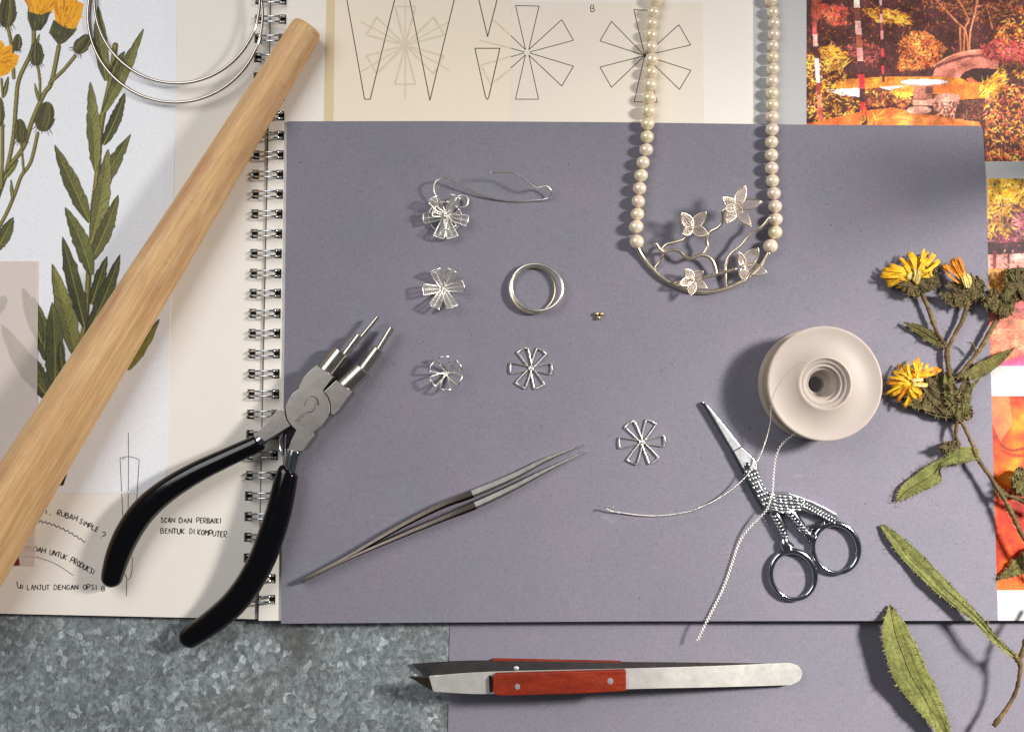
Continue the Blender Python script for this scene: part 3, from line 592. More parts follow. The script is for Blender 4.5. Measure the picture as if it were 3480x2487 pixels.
cv.fill(F([(0, 1290), (400, 1200), (640, 1150), (900, 1120), (1200, 1180), (1500, 1230), (1800, 1270), (1830, 1330), (1830, 1680), (0, 1680)]), (216, 106, 50), 1, 9)
cv.dabs(90, F([(900, 1200), (1600, 1240), (1500, 1310), (900, 1300)]), [(232, 134, 70), (224, 118, 58)], 30, 60, 6, 0.05)
cv.fill(F([(620, 930), (760, 910), (930, 960), (950, 1020), (880, 1100), (720, 1120), (630, 1100)]), (84, 46, 38), 1, 20); cv.fill(F([(900, 1050), (1000, 1005), (1110, 1020), (1110, 1090), (960, 1110)]), (110, 68, 44), 1, 24)
cv.dabs(160, F([(630, 930), (940, 950), (1110, 1020), (1100, 1100), (640, 1110)]), [(196, 100, 60), (60, 36, 32), (236, 170, 70), (130, 66, 48)], 5, 12, 5)
cv.dabs(70, F([(860, 920), (950, 960), (1100, 960), (1100, 1010), (960, 1010)]), YL[:3], 5, 10, 4)
cv.fill(F([(1115, 895), (1320, 895), (1318, 1030), (1115, 1030)]), (170, 110, 92), 1, 14); cv.fill(F([(1240, 900), (1318, 900), (1316, 980), (1240, 970)]), (84, 52, 48), 0.8); cv.fill(F([(1108, 1040), (1315, 1035), (1312, 1100), (1110, 1100)]), (226, 170, 148), 1, 12)
cv.fill([q(1228 + 252 * math.cos(a), 862 + 36 * math.sin(a)) for a in np.linspace(0, 6.28, 40)], (214, 130, 116)); cv.fill([q(1228 + 248 * math.cos(a), 854 + 30 * math.sin(a)) for a in np.linspace(0, 6.28, 40)], (240, 236, 240), 1, 3)
cv.fill([q(1175 + 128 * math.cos(a), 1147 + 42 * math.sin(a)) for a in np.linspace(0, 6.28, 30)], (226, 168, 148), 1, 22)
cv.fill(F([(1310, 1050), (1340, 1000), (1450, 965), (1580, 985), (1605, 1020), (1590, 1080), (1560, 1130), (1540, 1230), (1420, 1200), (1330, 1130)]), (206, 146, 128), 1, 26); cv.dabs(120, F([(1320, 1060), (1560, 1060), (1540, 1225), (1420, 1195), (1330, 1120)]), [(60, 36, 36), (120, 66, 56), (226, 170, 150)], 6, 14, 5)
cv.fill(F([(1560, 1130), (1620, 1050), (1740, 1030), (1850, 1060), (1850, 1220), (1700, 1245), (1550, 1235)]), (64, 40, 36), 1, 22); cv.dabs(80, F([(1600, 1060), (1840, 1060), (1840, 1230), (1580, 1230)]), [(120, 66, 52), (44, 28, 28), (90, 52, 44)], 5, 12, 5)
cv.dabs(260, F([(1800, 900), (1960, 760), (2050, 700), (2050, 950), (1900, 1000), (1800, 1010)]), YL, 10, 24, 4, -0.6); cv.dabs(1500, F([(1860, 1000), (2100, 880), (2760, 800), (2760, 1680), (1880, 1680), (1860, 1200)]), YL + OR + DK[:3] + RD[:2], 6, 14, 5)
for P, wd, bands in (([(82, 230), (150, 1245)], 15, 8), ([(520, -60), (608, 1340)], 20, 10), ([(775, -30), (803, 860)], 9, 10)):
    cs = [(206, 86, 84), (240, 188, 180), (70, 40, 44), (244, 222, 216), (238, 210, 200), (140, 56, 52), (232, 132, 96)] if wd == 15 else [(236, 200, 190), (98, 52, 52), (234, 186, 176), (146, 80, 62), (234, 160, 158), (60, 36, 40), (232, 54, 76), (60, 36, 40), (232, 50, 72), (66, 38, 40)]
    for k in range(bands):
        a, b_ = k / bands, (k + 1) / bands; p = lambda t: q(P[0][0] + (P[1][0] - P[0][0]) * t, P[0][1] + (P[1][1] - P[0][1]) * t); pa, pb = p(a), p(b_)
        cv.fill([(pa[0] - wd / 2, pa[1]), (pa[0] + wd / 2, pa[1]), (pb[0] + wd / 2, pb[1]), (pb[0] - wd / 2, pb[1])], cs[k % len(cs)], 1, 6)
cv.dabs(26, F([(560, 1180), (780, 1180), (760, 1330), (480, 1330)]), YL[:3], 16, 34, 3, -1.2)
f = fbm(cv.H, cv.W, 0.05); cv.a *= (1 + 0.16 * f / f.std())[..., None]; cv.a = cv.a * 1.06 + np.array((236, 120, 80)) * 0.13; cv.a += rng.normal(0, 9, cv.a.shape[:2])[..., None]; cv.build('garden_photograph', ZR + 0.23, ps)
cv = Canvas(3356, 607, 3640, 1243, 0.42, (120, 60, 66)); R4 = lambda x0, y0, x1, y1: [(x0, y0), (x1, y0), (x1, y1), (x0, y1)]
cv.fill(R4(3350, 600, 3640, 720), (214, 160, 40), 1, 20); cv.dabs(330, R4(3350, 600, 3640, 740), [(240, 196, 50), (206, 142, 30), (90, 56, 50), (236, 210, 120)], 6, 16, 6)
cv.dabs(800, R4(3350, 690, 3640, 850), [(66, 30, 44), (110, 50, 66), (160, 84, 96), (44, 22, 34), (214, 150, 140), (140, 70, 60)], 14, 34, 4, 0.6); cv.dabs(120, R4(3356, 700, 3440, 800), [(240, 200, 60), (216, 150, 60)], 8, 20, 5)
cv.fill(R4(3350, 850, 3640, 915), (228, 150, 140), 1, 14); cv.fill([(3350, 826), (3640, 816), (3640, 850), (3470, 862), (3350, 866)], (64, 34, 40)); cv.fill(R4(3375, 850, 3385, 915), (150, 56, 54)); cv.fill(R4(3424, 860, 3431, 912), (104, 50, 48)); cv.dabs(60, R4(3356, 830, 3640, 910), [(236, 170, 150), (90, 46, 44), (214, 120, 110)], 5, 12, 4)
cv.fill(R4(3350, 912, 3640, 1020), (196, 130, 60), 1, 24); cv.dabs(420, R4(3350, 910, 3640, 1020), [(232, 176, 80), (150, 80, 40), (100, 54, 34), (240, 196, 110)], 4, 10, 4)
cv.fill(R4(3350, 1020, 3640, 1245), (232, 122, 92), 1, 12); cv.dabs(420, R4(3350, 1020, 3640, 1220), [(240, 150, 110), (216, 96, 74), (204, 110, 60), (170, 74, 56), (236, 136, 128)], 8, 20, 4, 0.15)
cv.fill([(3350, 1030), (3640, 1020), (3640, 1048), (3350, 1052)], (236, 96, 112), 0.8); cv.fill([(3420, 1050), (3640, 1046), (3640, 1090), (3450, 1086)], (132, 72, 70), 0.6, 12); cv.fill([(3400, 1232), (3480, 1205), (3640, 1190), (3640, 1245), (3380, 1245)], (240, 76, 120), 1, 6)
f = fbm(cv.H, cv.W, 0.06); cv.a *= (1 + 0.15 * f / f.std())[..., None]; cv.a += rng.normal(0, 9, cv.a.shape[:2])[..., None]; cv.build('woodland_photograph', ZR + 0.23, ps)
cv = Canvas(3362, 1346, 3640, 2004, 0.42, (226, 104, 30))
f = fbm(cv.H, cv.W, 0.025); f = np.clip((f - f.min()) / (f.max() - f.min()) * 1.25 - 0.12, 0, 1); st = np.array([(70, 26, 20), (170, 44, 24), (222, 84, 26), (240, 134, 30), (248, 176, 40)], float)
for ch in range(3): cv.a[..., ch] = np.interp(f, np.linspace(0, 1, 5), st[:, ch])
cv.fill([(3362, 1346), (3430, 1346), (3440, 1440), (3400, 1500), (3362, 1420)], (232, 170, 130), 0.45, 10); cv.line(smooth([(3400, 1510), (3440, 1530), (3520, 1510)], 5), 8, (120, 30, 26), 0.7, 6); cv.line(smooth([(3405, 1530), (3450, 1548), (3520, 1540)], 5), 10, (206, 40, 30), 0.7, 6)
cv.fill([(3385, 1690), (3640, 1640), (3640, 1800), (3400, 1800)], (150, 26, 30), 0.45, 10); cv.fill([(3385, 1990), (3460, 1950), (3640, 1930), (3640, 2004), (3385, 2004)], (236, 92, 46), 0.7, 10)
cv.build('fiery_photograph', ZR + 0.23, ps)

# ---- large grey card
poly = [(975, 413), (1500, 412), (2100, 416), (2700, 424), (3325, 428), (3336, 432), (3341, 445), (3352, 640), (3368, 1300), (3380, 1700), (3391, 2108), (2200, 2110), (1500, 2114), (955, 2118)]
tag(obj('card_sheet', MB().prism(poly, 4.66, ZG), M['grey'], sm=False), 'large grey card sheet laid over the notebook and prints, holding the jewellery', 'card')
mb = MB()
for _ in range(110):                                # dust specks and stray fibres on the card
    x, y = rng.uniform(1000, 3300), rng.uniform(450, 2080); a = rng.uniform(0, 6.28); L = rng.uniform(2, 6)
    mb.tube(A([(x, y, ZG + .05), (x + L * math.cos(a), y + L * math.sin(a), ZG + .09)]), rng.uniform(.5, 1.1) * PXM, 4)
tag(obj('dust_specks', mb, plain('dust', (84, 80, 84), .8)), 'tiny dark dust specks scattered on the grey card', 'dust', kind='stuff')

# ================================================================== WOODEN DOWEL (tapered mandrel)
c0, c1 = np.array([1047.0, 92.0]), np.array([-190.0, 2081.0]); Ld = np.hypot(*(c1 - c0)); mb = MB(); P, R = [], []
for s_ in np.r_[0, 2, 6, 11, 18, 26, np.linspace(60, Ld, 40)]:
    d = 108 + 0.0505 * s_; r = d / 2 * PXM * 0.965
    k = 1.0 if s_ > 26 else 0.80 + 0.20 * math.sqrt(max(0, 1 - (1 - s_ / 26) ** 2))
    if s_ == 0: k = 0.74
    base = 4.9 - 1.6 * min(s_ / 1200, 1); x, y = c0 + (c1 - c0) * s_ / Ld
    P.append(at(x, y, base + r * 1e3 * 1.0)); R.append(r * k)
mb.tube(np.array(P), np.array(R), 64)
tag(obj('wooden_dowel', mb, M['wood'], attr=True, angle=50), 'long tapered bare wooden dowel with scratches lying diagonally over the notebook', 'dowel')

# ================================================================== SILVER HOOPS
for (cx, cy, r, lab, dz) in ((596, 52, 297, 'larger silver wire hoop, its curve reaching lowest over the leaf print', 0.0), (602, 3, 281, 'smaller silver wire hoop lying just inside the other hoop at the top left', 0.5)):
    th = np.linspace(0, 2 * math.pi, 120, endpoint=False); x = cx + r * np.cos(th); y = cy + r * np.sin(th); z = 6.6 + dz + 2.4 * np.cos(th)
    tag(obj('wire_hoop', MB().tube(at(x, y, z), 5.0 * PXM, 12, closed=True), M['hoop']), lab, 'hoop', 'silver hoops at the top left')

# ================================================================== PLIERS
pl = thing('pliers', 'stepped-barrel jewellery pliers with black dipped handles, lying open across the notebook binding', 'pliers', 1045, 1400, ZG)
ZT, ZB = 13.8, 6.2
A1 = [(1077, 1240), (1133, 1281), (1097, 1328), (1112, 1347), (1121, 1374), (1122, 1398), (1112, 1424), (1092, 1450), (1065, 1468), (1067, 1482), (1058, 1494), (1030, 1532), (992, 1539), (976, 1538), (986, 1506), (1006, 1462), (988, 1444), (976, 1426), (970, 1402), (970, 1382), (980, 1358), (992, 1338), (1014, 1322), (1016, 1314), (1032, 1282), (1052, 1260)]
front = obj('front_jaw_half', MB().prism(A1, ZB, ZT), M['brushed'], pl, sm=False, bevel=0.00022)
A2 = [(1143, 1291), (1197, 1332), (1180, 1354), (1150, 1397), (1131, 1412), (1124, 1404), (1123.5, 1374), (1114, 1346), (1100, 1331)]
obj('rear_jaw_half', MB().prism(A2, ZB, ZT - 0.08), M['brushed'], pl, sm=False, bevel=0.00022)
A3 = [(967, 1390), (942, 1392), (906, 1435), (880, 1462), (868, 1478), (900, 1500), (940, 1476), (987, 1447), (974, 1427), (967.5, 1404)]
obj('rear_shank', MB().prism(A3, ZB, ZT - 0.08), M['brushed'], pl, sm=False, bevel=0.00022)
obj('joint_core', MB().prism([(1046 + 66 * math.cos(a), 1396 + 66 * math.sin(a)) for a in np.linspace(0, 6.28, 40, endpoint=False)], ZB + 0.3, ZT - 1.2), M['tweez'], pl, sm=False)
zc = 9.8
def cyl(name, a, b_, r, par, mat, z=zc, ch=1.2):
    a, b_ = np.array(a, float), np.array(b_, float); L = np.hypot(*(b_ - a)); t = np.array([0, 0.001, 1 - ch / L, 1.0]); pr = np.array([1, 1, 1, 1 - ch / r])
    p = [(*(a + (b_ - a) * u), z) for u in np.r_[t[:2], np.linspace(0.05, 0.9, 5), t[2:]]]; rr = np.r_[pr[:2], np.ones(5), pr[2:]] * r * PX(z)
    return obj(name, MB().tube(A(p), rr, 40), mat, par, angle=35)
cyl('large_barrel', (1104, 1266), (1161, 1194), 29, pl, M['barrel']); cyl('middle_barrel', (1168, 1210), (1222, 1138), 12.8, pl, M['barrel'], zc + 0.6); cyl('thin_barrel', (1224, 1150), (1285, 1076), 6.6, pl, M['barrel'], zc + 0.6)
cyl('large_barrel', (1168, 1318), (1234, 1254), 31, pl, M['barrel']); cyl('middle_barrel', (1228, 1264), (1286, 1186), 20.5, pl, M['barrel'], zc + 0.4); cyl('thin_barrel', (1280, 1198), (1331, 1114), 10.5, pl, M['barrel'], zc + 0.6)
def handle(pts, base):
    q = np.array(pts, float); sm = resample(smooth(q[:, :4], 7), 130)                          # px, py, diameter, z
    r = sm[:, 2] / 2 * PX(10); P = at(sm[:, 0], sm[:, 1], sm[:, 3]); L = np.r_[0, np.cumsum(np.linalg.norm(np.diff(P, axis=0), axis=1))]
    e = L[-1] - L; re = r[-1]; k = np.where(e < re, np.sqrt(np.clip(1 - (1 - e / re) ** 2, 0.004, 1)), 1.0); k[:2] *= [0.86, 0.97]
    return obj('handle_grip', MB().tube(P, r * k, 40, flat=0.80), M['vinyl'], pl, angle=60)
h1 = handle([(884, 1500, 56, 11.2), (868, 1510, 61, 11.2), (765, 1557, 66, 11), (662, 1607, 74, 10.6), (569, 1664, 82, 10.2), (496, 1726, 87, 9.8), (445, 1794, 88, 9.4), (409, 1866, 84, 9), (387, 1933, 76, 8.8), (378, 1975, 68, 8.6), (374, 1996, 62, 8.6)], 0)
h2 = handle([(984, 1596, 66, 11.6), (978, 1606, 72, 11.6), (967, 1650, 80, 11.6), (949, 1731, 86, 11.6), (923, 1814, 90, 11.4), (892, 1896, 91, 11), (848, 1979, 90, 10.4), (791, 2052, 88, 9.6), (724, 2110, 84, 8.4), (662, 2153, 78, 6.8), (634, 2172, 72, 6.0), (618, 2184, 66, 5.6)], 0)
obj('handle_shank', MB().tube(A(smooth([(1003, 1532, 11.2), (995, 1555, 11.4), (984, 1606, 11.5)], 5)), np.linspace(27, 24, 11) * PX(11), 32, flat=0.95), M['chrome'], pl)
obj('handle_shank', MB().tube(A(smooth([(926, 1452, 10.8), (906, 1478, 11), (872, 1508, 11.2)], 5)), np.linspace(24, 22, 11) * PX(11), 32, flat=0.95), M['chrome'], pl)
for P in ([(957, 1470, 9), (947, 1500, 9), (950, 1530, 9), (962, 1560, 9), (962, 1590, 9)], [(968, 1476, 9), (966, 1510, 9), (965, 1560, 9)]):
    q = smooth(P, 6); mb = MB(); W = np.stack([A(q + [0, 0, 2.6]), A(q - [0, 0, 2.6])], 1); n_ = len(q)
    mb.add(np.r_[W[:, 0], W[:, 1], W[:, 0] + [0.0006, 0, 0], W[:, 1] + [0.0006, 0, 0]], [f for i in range(n_ - 1) for f in ((i, i + 1, n_ + i + 1, n_ + i), (2 * n_ + i, 3 * n_ + i, 3 * n_ + i + 1, 2 * n_ + i + 1), (i, 2 * n_ + i, 2 * n_ + i + 1, i + 1))])
    obj('leaf_spring', mb, M['steel'], pl)
zt = ZT + 0.02; mb = MB(); write(mb, 'TOOL', (1034.0, 1395), (1001.5, 1433), 11, 2.2, zt, 0.0); obj('etched_letters', mb, M['dark'], front, sm=False)
mb = MB(); write(mb, 'EURO', (1065, 1359), (1037, 1393), 11, 2.0, zt + 0.006, 0.0); obj('etched_letters', mb, M['light'], front, sm=False)
for P, w0, w1 in (([(1052, 1350), (1063, 1346.5), (1071, 1350), (1078, 1359), (1081.5, 1376)], 1.5, 8.5), ([(1035, 1378), (1037, 1368), (1042, 1360), (1048, 1355)], 3.5, 2), ([(1071, 1364), (1071.5, 1376), (1066, 1392), (1057, 1400), (1044, 1399)], 1.5, 6)):
    q = smooth(P, 6); obj('etched_swoosh', MB().ribbon(q, np.linspace(w0, w1, len(q)), zt + 0.003), M['dark'], front, sm=False)

# ================================================================== FILIGREE AND WIRE FLOWERS
def petal(par, c, ang, L, w0, w1, z0, lift, r_frame, mat, fill=True, pointed=False, name='petal', u0=0.06, curl=1.6, zr=1.0, fmat=None):
    """wire-framed petal: c centre px, ang degrees in the picture, L px; frame is the part, its filigree a sub-part"""
    t = math.radians(ang); d = np.array([math.cos(t), math.sin(t)]); n_ = np.array([-d[1], d[0]])
    if pointed: wid = lambda u: w1 * np.sin(np.pi * np.clip(u, 0, 1) ** 0.9) ** 0.8 * 0.5 + w0 * 0.5 * (1 - u)
    else: wid = lambda u: 0.5 * (w0 + (w1 - w0) * u ** 0.72)
    zf = lambda u: z0 + lift * u ** curl
    def pt(u, v): p = np.array(c) + d * L * u + n_ * v; return (p[0], p[1], float(zf(u)))
    us = np.linspace(u0, 1, 10)
    if pointed: loop = [pt(u, wid(u)) for u in us[:-1]] + [pt(1.0, 0)] + [pt(u, -wid(u)) for u in us[:-1][::-1]]
    else: loop = [pt(u, wid(u)) for u in us] + [pt(1.03, 0)] + [pt(u, -wid(u)) for u in us[::-1]]
    fr = obj(name, MB().tube(A(loop), r_frame * PX(z0), 6, closed=True), mat, par)
    if fill:
        mb = MB(); n = max(int(L / 7.5), 6)
        mb.tube(A([pt(u, 0) for u in np.linspace(u0, 0.97, 8)]), r_frame * 0.62 * PX(z0), 4)
        for s_ in (-1, 1):
            for a_, b_ in ((0.1, 0.9),) if w1 < 30 else ((0.06, 0.5), (0.54, 0.95)):
                zz = [pt(u, s_ * wid(u) * (a_ if k % 2 else b_)) for k, u in enumerate(np.linspace(u0 + 0.1, 0.97 if not pointed else 0.92, n * 2))]
                mb.tube(A(zz), r_frame * 0.42 * PX(z0), 4)
        obj('filigree', mb, fmat or M['lace'], fr)
    return fr
# filigree flower cup
ff = thing('filigree_flower', 'silver filigree flower cup with six zigzag-filled petals, below the hooked earring', 'jewellery part', 1507, 982, ZG, 'loose jewellery parts on the card')
for a in (-64, -115, 178, 118, 63, -8): petal(ff, (1507, 982), a, 69, 10, 38, ZG + 0.4, 4.2, 2.9, M['silver'])
obj('centre_bead', MB().ball(at(1507, 982, ZG + 1), 4.5 * PXM), M['silver'], ff)
# wire flower cup and two flat wire flowers
wf = thing('wire_flower', 'small raised silver wire flower frame with upturned empty petals', 'jewellery part', 1515, 1268, ZG, 'loose jewellery parts on the card')
for a in (-96, -32, 26, 92, 148, 206): petal(wf, (1515, 1268), a, 55, 5, 37, ZG + 0.3, 4.6, 2.8, M['silver'], fill=False, curl=1.3)
obj('centre_joint', MB().ball(at(1515, 1268, ZG + 0.5), 4 * PXM), M['silver'], wf)
for (cx, cy), L, angs, lab in (((1805, 1251), 69, (-115, -58, 2, 65, 121, 180), 'flat silver wire flower frame with empty petals, right of the small raised one'), ((2182, 1502), 76, (-124, -65, -3, 57, 116, 178), 'flat silver wire flower frame between the tweezer points and the scissors')):
    wf = thing('wire_flower', lab, 'jewellery part', cx, cy, ZG, 'loose jewellery parts on the card')
    for a in angs: petal(wf, (cx, cy), a, L, 3, 38, ZG + 0.55, 0.25, 2.5, M['silver'], fill=False, u0=0.1)
    obj('centre_joint', MB().ball(at(cx, cy, ZG + 0.6), 6 * PXM, (1, 1, 0.5)), M['silver'], wf)
# earring
er = thing('earring', 'silver earring with a double filigree flower and a long bent wire hook', 'earring', 1515, 735, ZG)
for a in (-128, -62, 12, 72, 108, 174): petal(er, (1515, 735), a, 75, 9, 38, ZG + 2.2, (4.0 if a < 0 else 1.0), 2.6, M['silver'])
for a in (-95, -150, 190, 95, 55, -30): petal(er, (1516, 733), a, 46, 5, 22, ZG + 4.2, 2.6, 2.4, M['silver'], fill=False, name='inner_petal')
obj('centre_bead', MB().ball(at(1514, 736, ZG + 5), 8 * PXM), M['silver'], er)
th = np.linspace(0, 2 * math.pi, 60, endpoint=False)
obj('back_ring', MB().tube(at(1513 + 56 * np.cos(th), 738 + 52 * np.sin(th), ZG + 1.6), 2.2 * PXM, 8, closed=True), M['silver'], er)
hk = [(1490, 700, ZG + 3), (1482, 670, ZG + 3.4), (1474, 648, ZG + 4), (1478, 624, ZG + 4.6), (1492, 611, ZG + 4.8), (1515, 606, ZG + 4.6), (1536, 611, ZG + 4.2), (1570, 631, ZG + 3.2), (1610, 653, ZG + 2.2), (1651, 668, ZG + 1.5), (1702, 680, ZG + 0.8), (1752, 685, ZG + 0.5), (1803, 683, ZG + 0.5), (1854, 677, ZG + 1.2), (1871, 663, ZG + 2.4), (1873, 648, ZG + 3.4), (1861, 635, ZG + 4.2), (1847, 633, ZG + 4.7), (1824, 638, ZG + 5.4), (1807, 630, ZG + 6), (1780, 609, ZG + 6.8), (1756, 594, ZG + 7.4), (1729, 587, ZG + 8.0), (1664, 587, ZG + 9)]
obj('hook', MB().tube(A(smooth(hk, 6)), 2.9 * PXM, 10), M['silver'], er)
lp = [(1546, 686, ZG + 4), (1552, 672, ZG + 3.6), (1566, 664, ZG + 3), (1582, 667, ZG + 2.4), (1591, 680, ZG + 2), (1587, 696, ZG + 2), (1573, 704, ZG + 2.4), (1556, 700, ZG + 3), (1540, 692, ZG + 3.4)]
obj('hanging_loop', MB().tube(A(smooth(lp, 6)), 3.2 * PXM, 10), M['silver'], er)
# ring
rg = thing('finger_ring', 'silver ring of two crossing round bands, in the middle of the grey card', 'ring', 1812, 980, ZG)
z = lambda a: ZG + 1.1 + 0.9 * (1 - np.cos(th))
obj('band', MB().tube(at(1811 + 77 * np.cos(th), 984 + 79 * np.sin(th), ZG + 1.0 + 1.0 * (0.5 - 0.5 * np.cos(th))), 5.6 * PXM, 16, closed=True), M['warm'], rg)
obj('band', MB().tube(at(1825 + 87 * np.cos(th), 977 + 79 * np.sin(th) + 5 * np.cos(th), ZG + 2.5 + 0.7 * np.cos(th)), 5.6 * PXM, 16, closed=True), M['silver'], rg)
gr = thing('granule_cluster', 'tiny cluster of three pale gold granules on the card', 'bead cluster', 2035, 1071, ZG)
for x, y in ((2028, 1067), (2045, 1067), (2034, 1080)): obj('granule', MB().ball(at(x, y, ZG + 0.9), 7.4 * PXM), M['gold'], gr)

# ================================================================== PLAIN TWEEZERS
tw = thing('tweezers', 'slim plain steel tweezers with two fine points, lying diagonally on the grey card', 'tweezers', 1500, 1750, ZG)
def blade_arm(name, cl, par, mat, z0, h0, h1, part=0):
    q = smooth(cl, 6); T = np.gradient(q[:, :2], axis=0); T /= np.linalg.norm(T, axis=1)[:, None]; cut = slice(0, 25) if part == 0 else slice(24, None); q, T = q[cut], T[cut]; N_ = np.stack([-T[:, 1], T[:, 0]], 1); w_ = q[:, 2:3] * 0.62
    a, b_ = q[:, :2] + N_ * w_, q[:, :2] - N_ * w_; hh = np.linspace(h0, h1, len(q)); m_ = q[:, :2] + N_ * w_ * 0.25
    sec = [at(a[:, 0], a[:, 1], z0 + 0 * hh), at(a[:, 0], a[:, 1], z0 + hh * 0.8), at(m_[:, 0], m_[:, 1], z0 + hh), at(b_[:, 0], b_[:, 1], z0 + hh * 0.92), at(b_[:, 0], b_[:, 1], z0 + 0 * hh)]
    n = len(q); V = np.concatenate(sec); F = [(j * n + i, j * n + i + 1, ((j + 1) % 5) * n + i + 1, ((j + 1) % 5) * n + i) for j in range(5) for i in range(n - 1)]
    F += [tuple(j * n for j in range(5)), tuple(j * n + n - 1 for j in range(5))[::-1]]
    o = obj(name, MB().add(V, F), mat, par, sm=False); bm_fix(o.data); return o
z0 = ZG + 0.15
up = [(1023, 1973, 6), (1170, 1899, 9), (1360, 1790, 13), (1503, 1718, 17), (1606, 1679, 21)]; lo = [(1024, 1979, 6), (1170, 1905, 8), (1360, 1823, 12), (1503, 1764, 15), (1616, 1718, 20)]
up += [(1740, 1622, 18), (1859, 1561, 12), (1981, 1510, 2.5)]; lo += [(1740, 1660, 17), (1859, 1598, 11), (1989, 1534, 2.5)]
a1 = blade_arm('arm', up, tw, M['tweez'], z0, 4.2, 4.6); a2 = blade_arm('arm', lo, tw, M['tweez'], z0, 4.2, 4.6)
blade_arm('ground_tip', up, a1, M['tip'], z0, 4.6, 1.2, 1); blade_arm('ground_tip', lo, a2, M['tip'], z0, 4.6, 1.2, 1)

# ================================================================== RED-HANDLED TWEEZERS
rt = thing('soldering_tweezers', 'broad steel soldering tweezers with riveted red fibre grips along the bottom edge', 'tweezers', 2040, 2320, 0.3)
k = lambda P: [(1300 + x / 1.5153, 2000 + y / 1.5153) for x, y in P]
def slab(name, P, zfun, th_, mat, par, bevel=0.00015):
    p = np.array(k(P)); zt_ = np.array([zfun(x) for x in p[:, 0]]); return obj(name, MB().prism(p, zt_ - th_, zt_), mat, par, sm=False, bevel=bevel)
zu = lambda x: np.interp(x, [1380, 1680, 2130, 2250, 2400, 2560, 2650, 2730], [11.4, 12.0, 12.0, 11.2, 8.6, 5.4, 4.1, 3.4]); zl = lambda x: np.interp(x, [1380, 2130, 2600, 2740], [1.6, 1.6, 1.8, 2.0])
def strip(top, bot, n): return list(resample(top, n)) + list(resample(bot, n))[::-1]
def bent(name, top, bot, zfun, th_, mat, par, n=60, m=6):
    a_, b_ = np.array(k(resample(smooth(top, 4), n))), np.array(k(resample(smooth(bot, 4), n))); v = np.linspace(0, 1, m)
    X = a_[:, None] * (1 - v)[None, :, None] + b_[:, None] * v[None, :, None]; Z = zfun(X[..., 0]); o = obj(name, MB().grid(at(X[..., 0], X[..., 1], Z), th_ * 1e-3), mat, par, angle=40); bm_fix(o.data); return o
lower = bent('lower_arm', [(150, 388), (500, 371), (1230, 379), (1900, 386), (2100, 396)], [(215, 446), (500, 450), (1240, 446), (1900, 440), (2100, 436)], zl, 1.0, M['bladedark'], rt)
slab('grip', [(565, 360), (1228, 373), (1228, 400), (570, 392)], lambda x: 1.55 + 0 * x, 1.3, M['fibre'], rt)
upper = bent('upper_arm', [(240, 452), (560, 430), (1250, 414), (1700, 401), (2060, 386), (2110, 388), (2145, 400), (2161, 424), (2162, 436)], [(262, 528), (565, 541), (1255, 516), (1700, 506), (2060, 496), (2110, 490), (2145, 474), (2161, 448), (2162, 438)], zu, 1.1, M['blade'], rt, 90, 8)
slab('burnt_point', [(135, 455), (150, 452), (240, 454), (262, 528), (200, 492), (165, 470)], lambda x: zu(x) + 0.02, 1.1, M['burnt'], rt)
grip = slab('grip', [(566, 462), (572, 446), (590, 437), (1250, 418), (1255, 424), (1256, 528), (1000, 541), (610, 552), (584, 546), (568, 528)], lambda x: 14.2 + 0 * x, 2.2, M['fibre'], rt, 0.0005)
slab('heel_mark', [(546, 444), (567, 452), (567, 530), (552, 534)], lambda x: zu(x) + 0.05, 0.1, M['burnt'], rt, 0)
for x, y, r in ((695, 503, 12), (1173, 475, 13)):
    p = k([(x, y)])[0]; obj('rivet', MB().ball(at(*p, 14.15), r * PX(14), (1, 1.1, 0.05), 24, 8), M['rivet'], grip)
p = k([(688, 411)])[0]; obj('rivet', MB().ball(at(*p, 1.7), 9 * PX(2), (1, 1, 0.4)), M['rivet'], rt)

# ================================================================== STORK SCISSORS
sc_ = thing('embroidery_scissors', 'small chrome embroidery scissors shaped like a stork, beside the milky spool', 'scissors', 2600, 1750, ZG)
k2 = lambda P: [(2380 + x / 2.195, 1340 + y / 2.195) for x, y in P]
z1, z2, z3 = ZG + 0.15, ZG + 1.5, ZG + 3.1
obj('lower_blade', MB().prism(k2([(10, 60), (22, 52), (120, 200), (250, 400), (330, 470), (400, 560), (420, 640), (470, 780), (500, 880), (470, 872), (420, 800), (370, 700), (310, 580), (235, 430), (120, 240)]), z1, z2 + 0.2), M['chrome'], sc_, sm=False, bevel=0.0002)
obj('upper_blade', MB().prism(k2([(28, 57), (60, 88), (130, 170), (215, 275), (302, 390), (246, 424), (190, 330), (100, 175)]), z2 + 0.05, z3 - 0.25), M['bright'], sc_, sm=False, bevel=0.0003)
obj('ricasso', MB().prism(k2([(304, 396), (360, 444), (400, 486), (420, 522), (422, 556), (380, 560), (318, 548), (252, 428)]), z3 - 0.2, z3 + 0.06), M['bright'], sc_, sm=False, bevel=0.0003)
body = obj('stork_body', MB().prism(k2(np.array([(302, 392), (360, 440), (404, 482), (425, 520), (428, 565), (438, 640), (468, 712), (520, 728), (600, 731), (660, 732), (740, 758), (850, 800), (950, 850), (1020, 888), (1029, 915), (1024, 948), (930, 952), (920, 925), (850, 905), (760, 868), (736, 880), (640, 880), (590, 886), (492, 880), (452, 810), (400, 720), (350, 620), (310, 545), (246, 425)])), z1 + 0.3, z3), M['aged'], sc_, sm=False, bevel=0.0005)
def bar(name, P, r, z, mat, par, flat=0.8): q = smooth(P, 6); return obj(name, MB().tube(A(np.c_[k2(q[:, :2]), np.full(len(q), z)]), (q[:, 2] if q.shape[1] > 2 else r) / 2.195 * PXM, 14, flat=flat), mat, par)
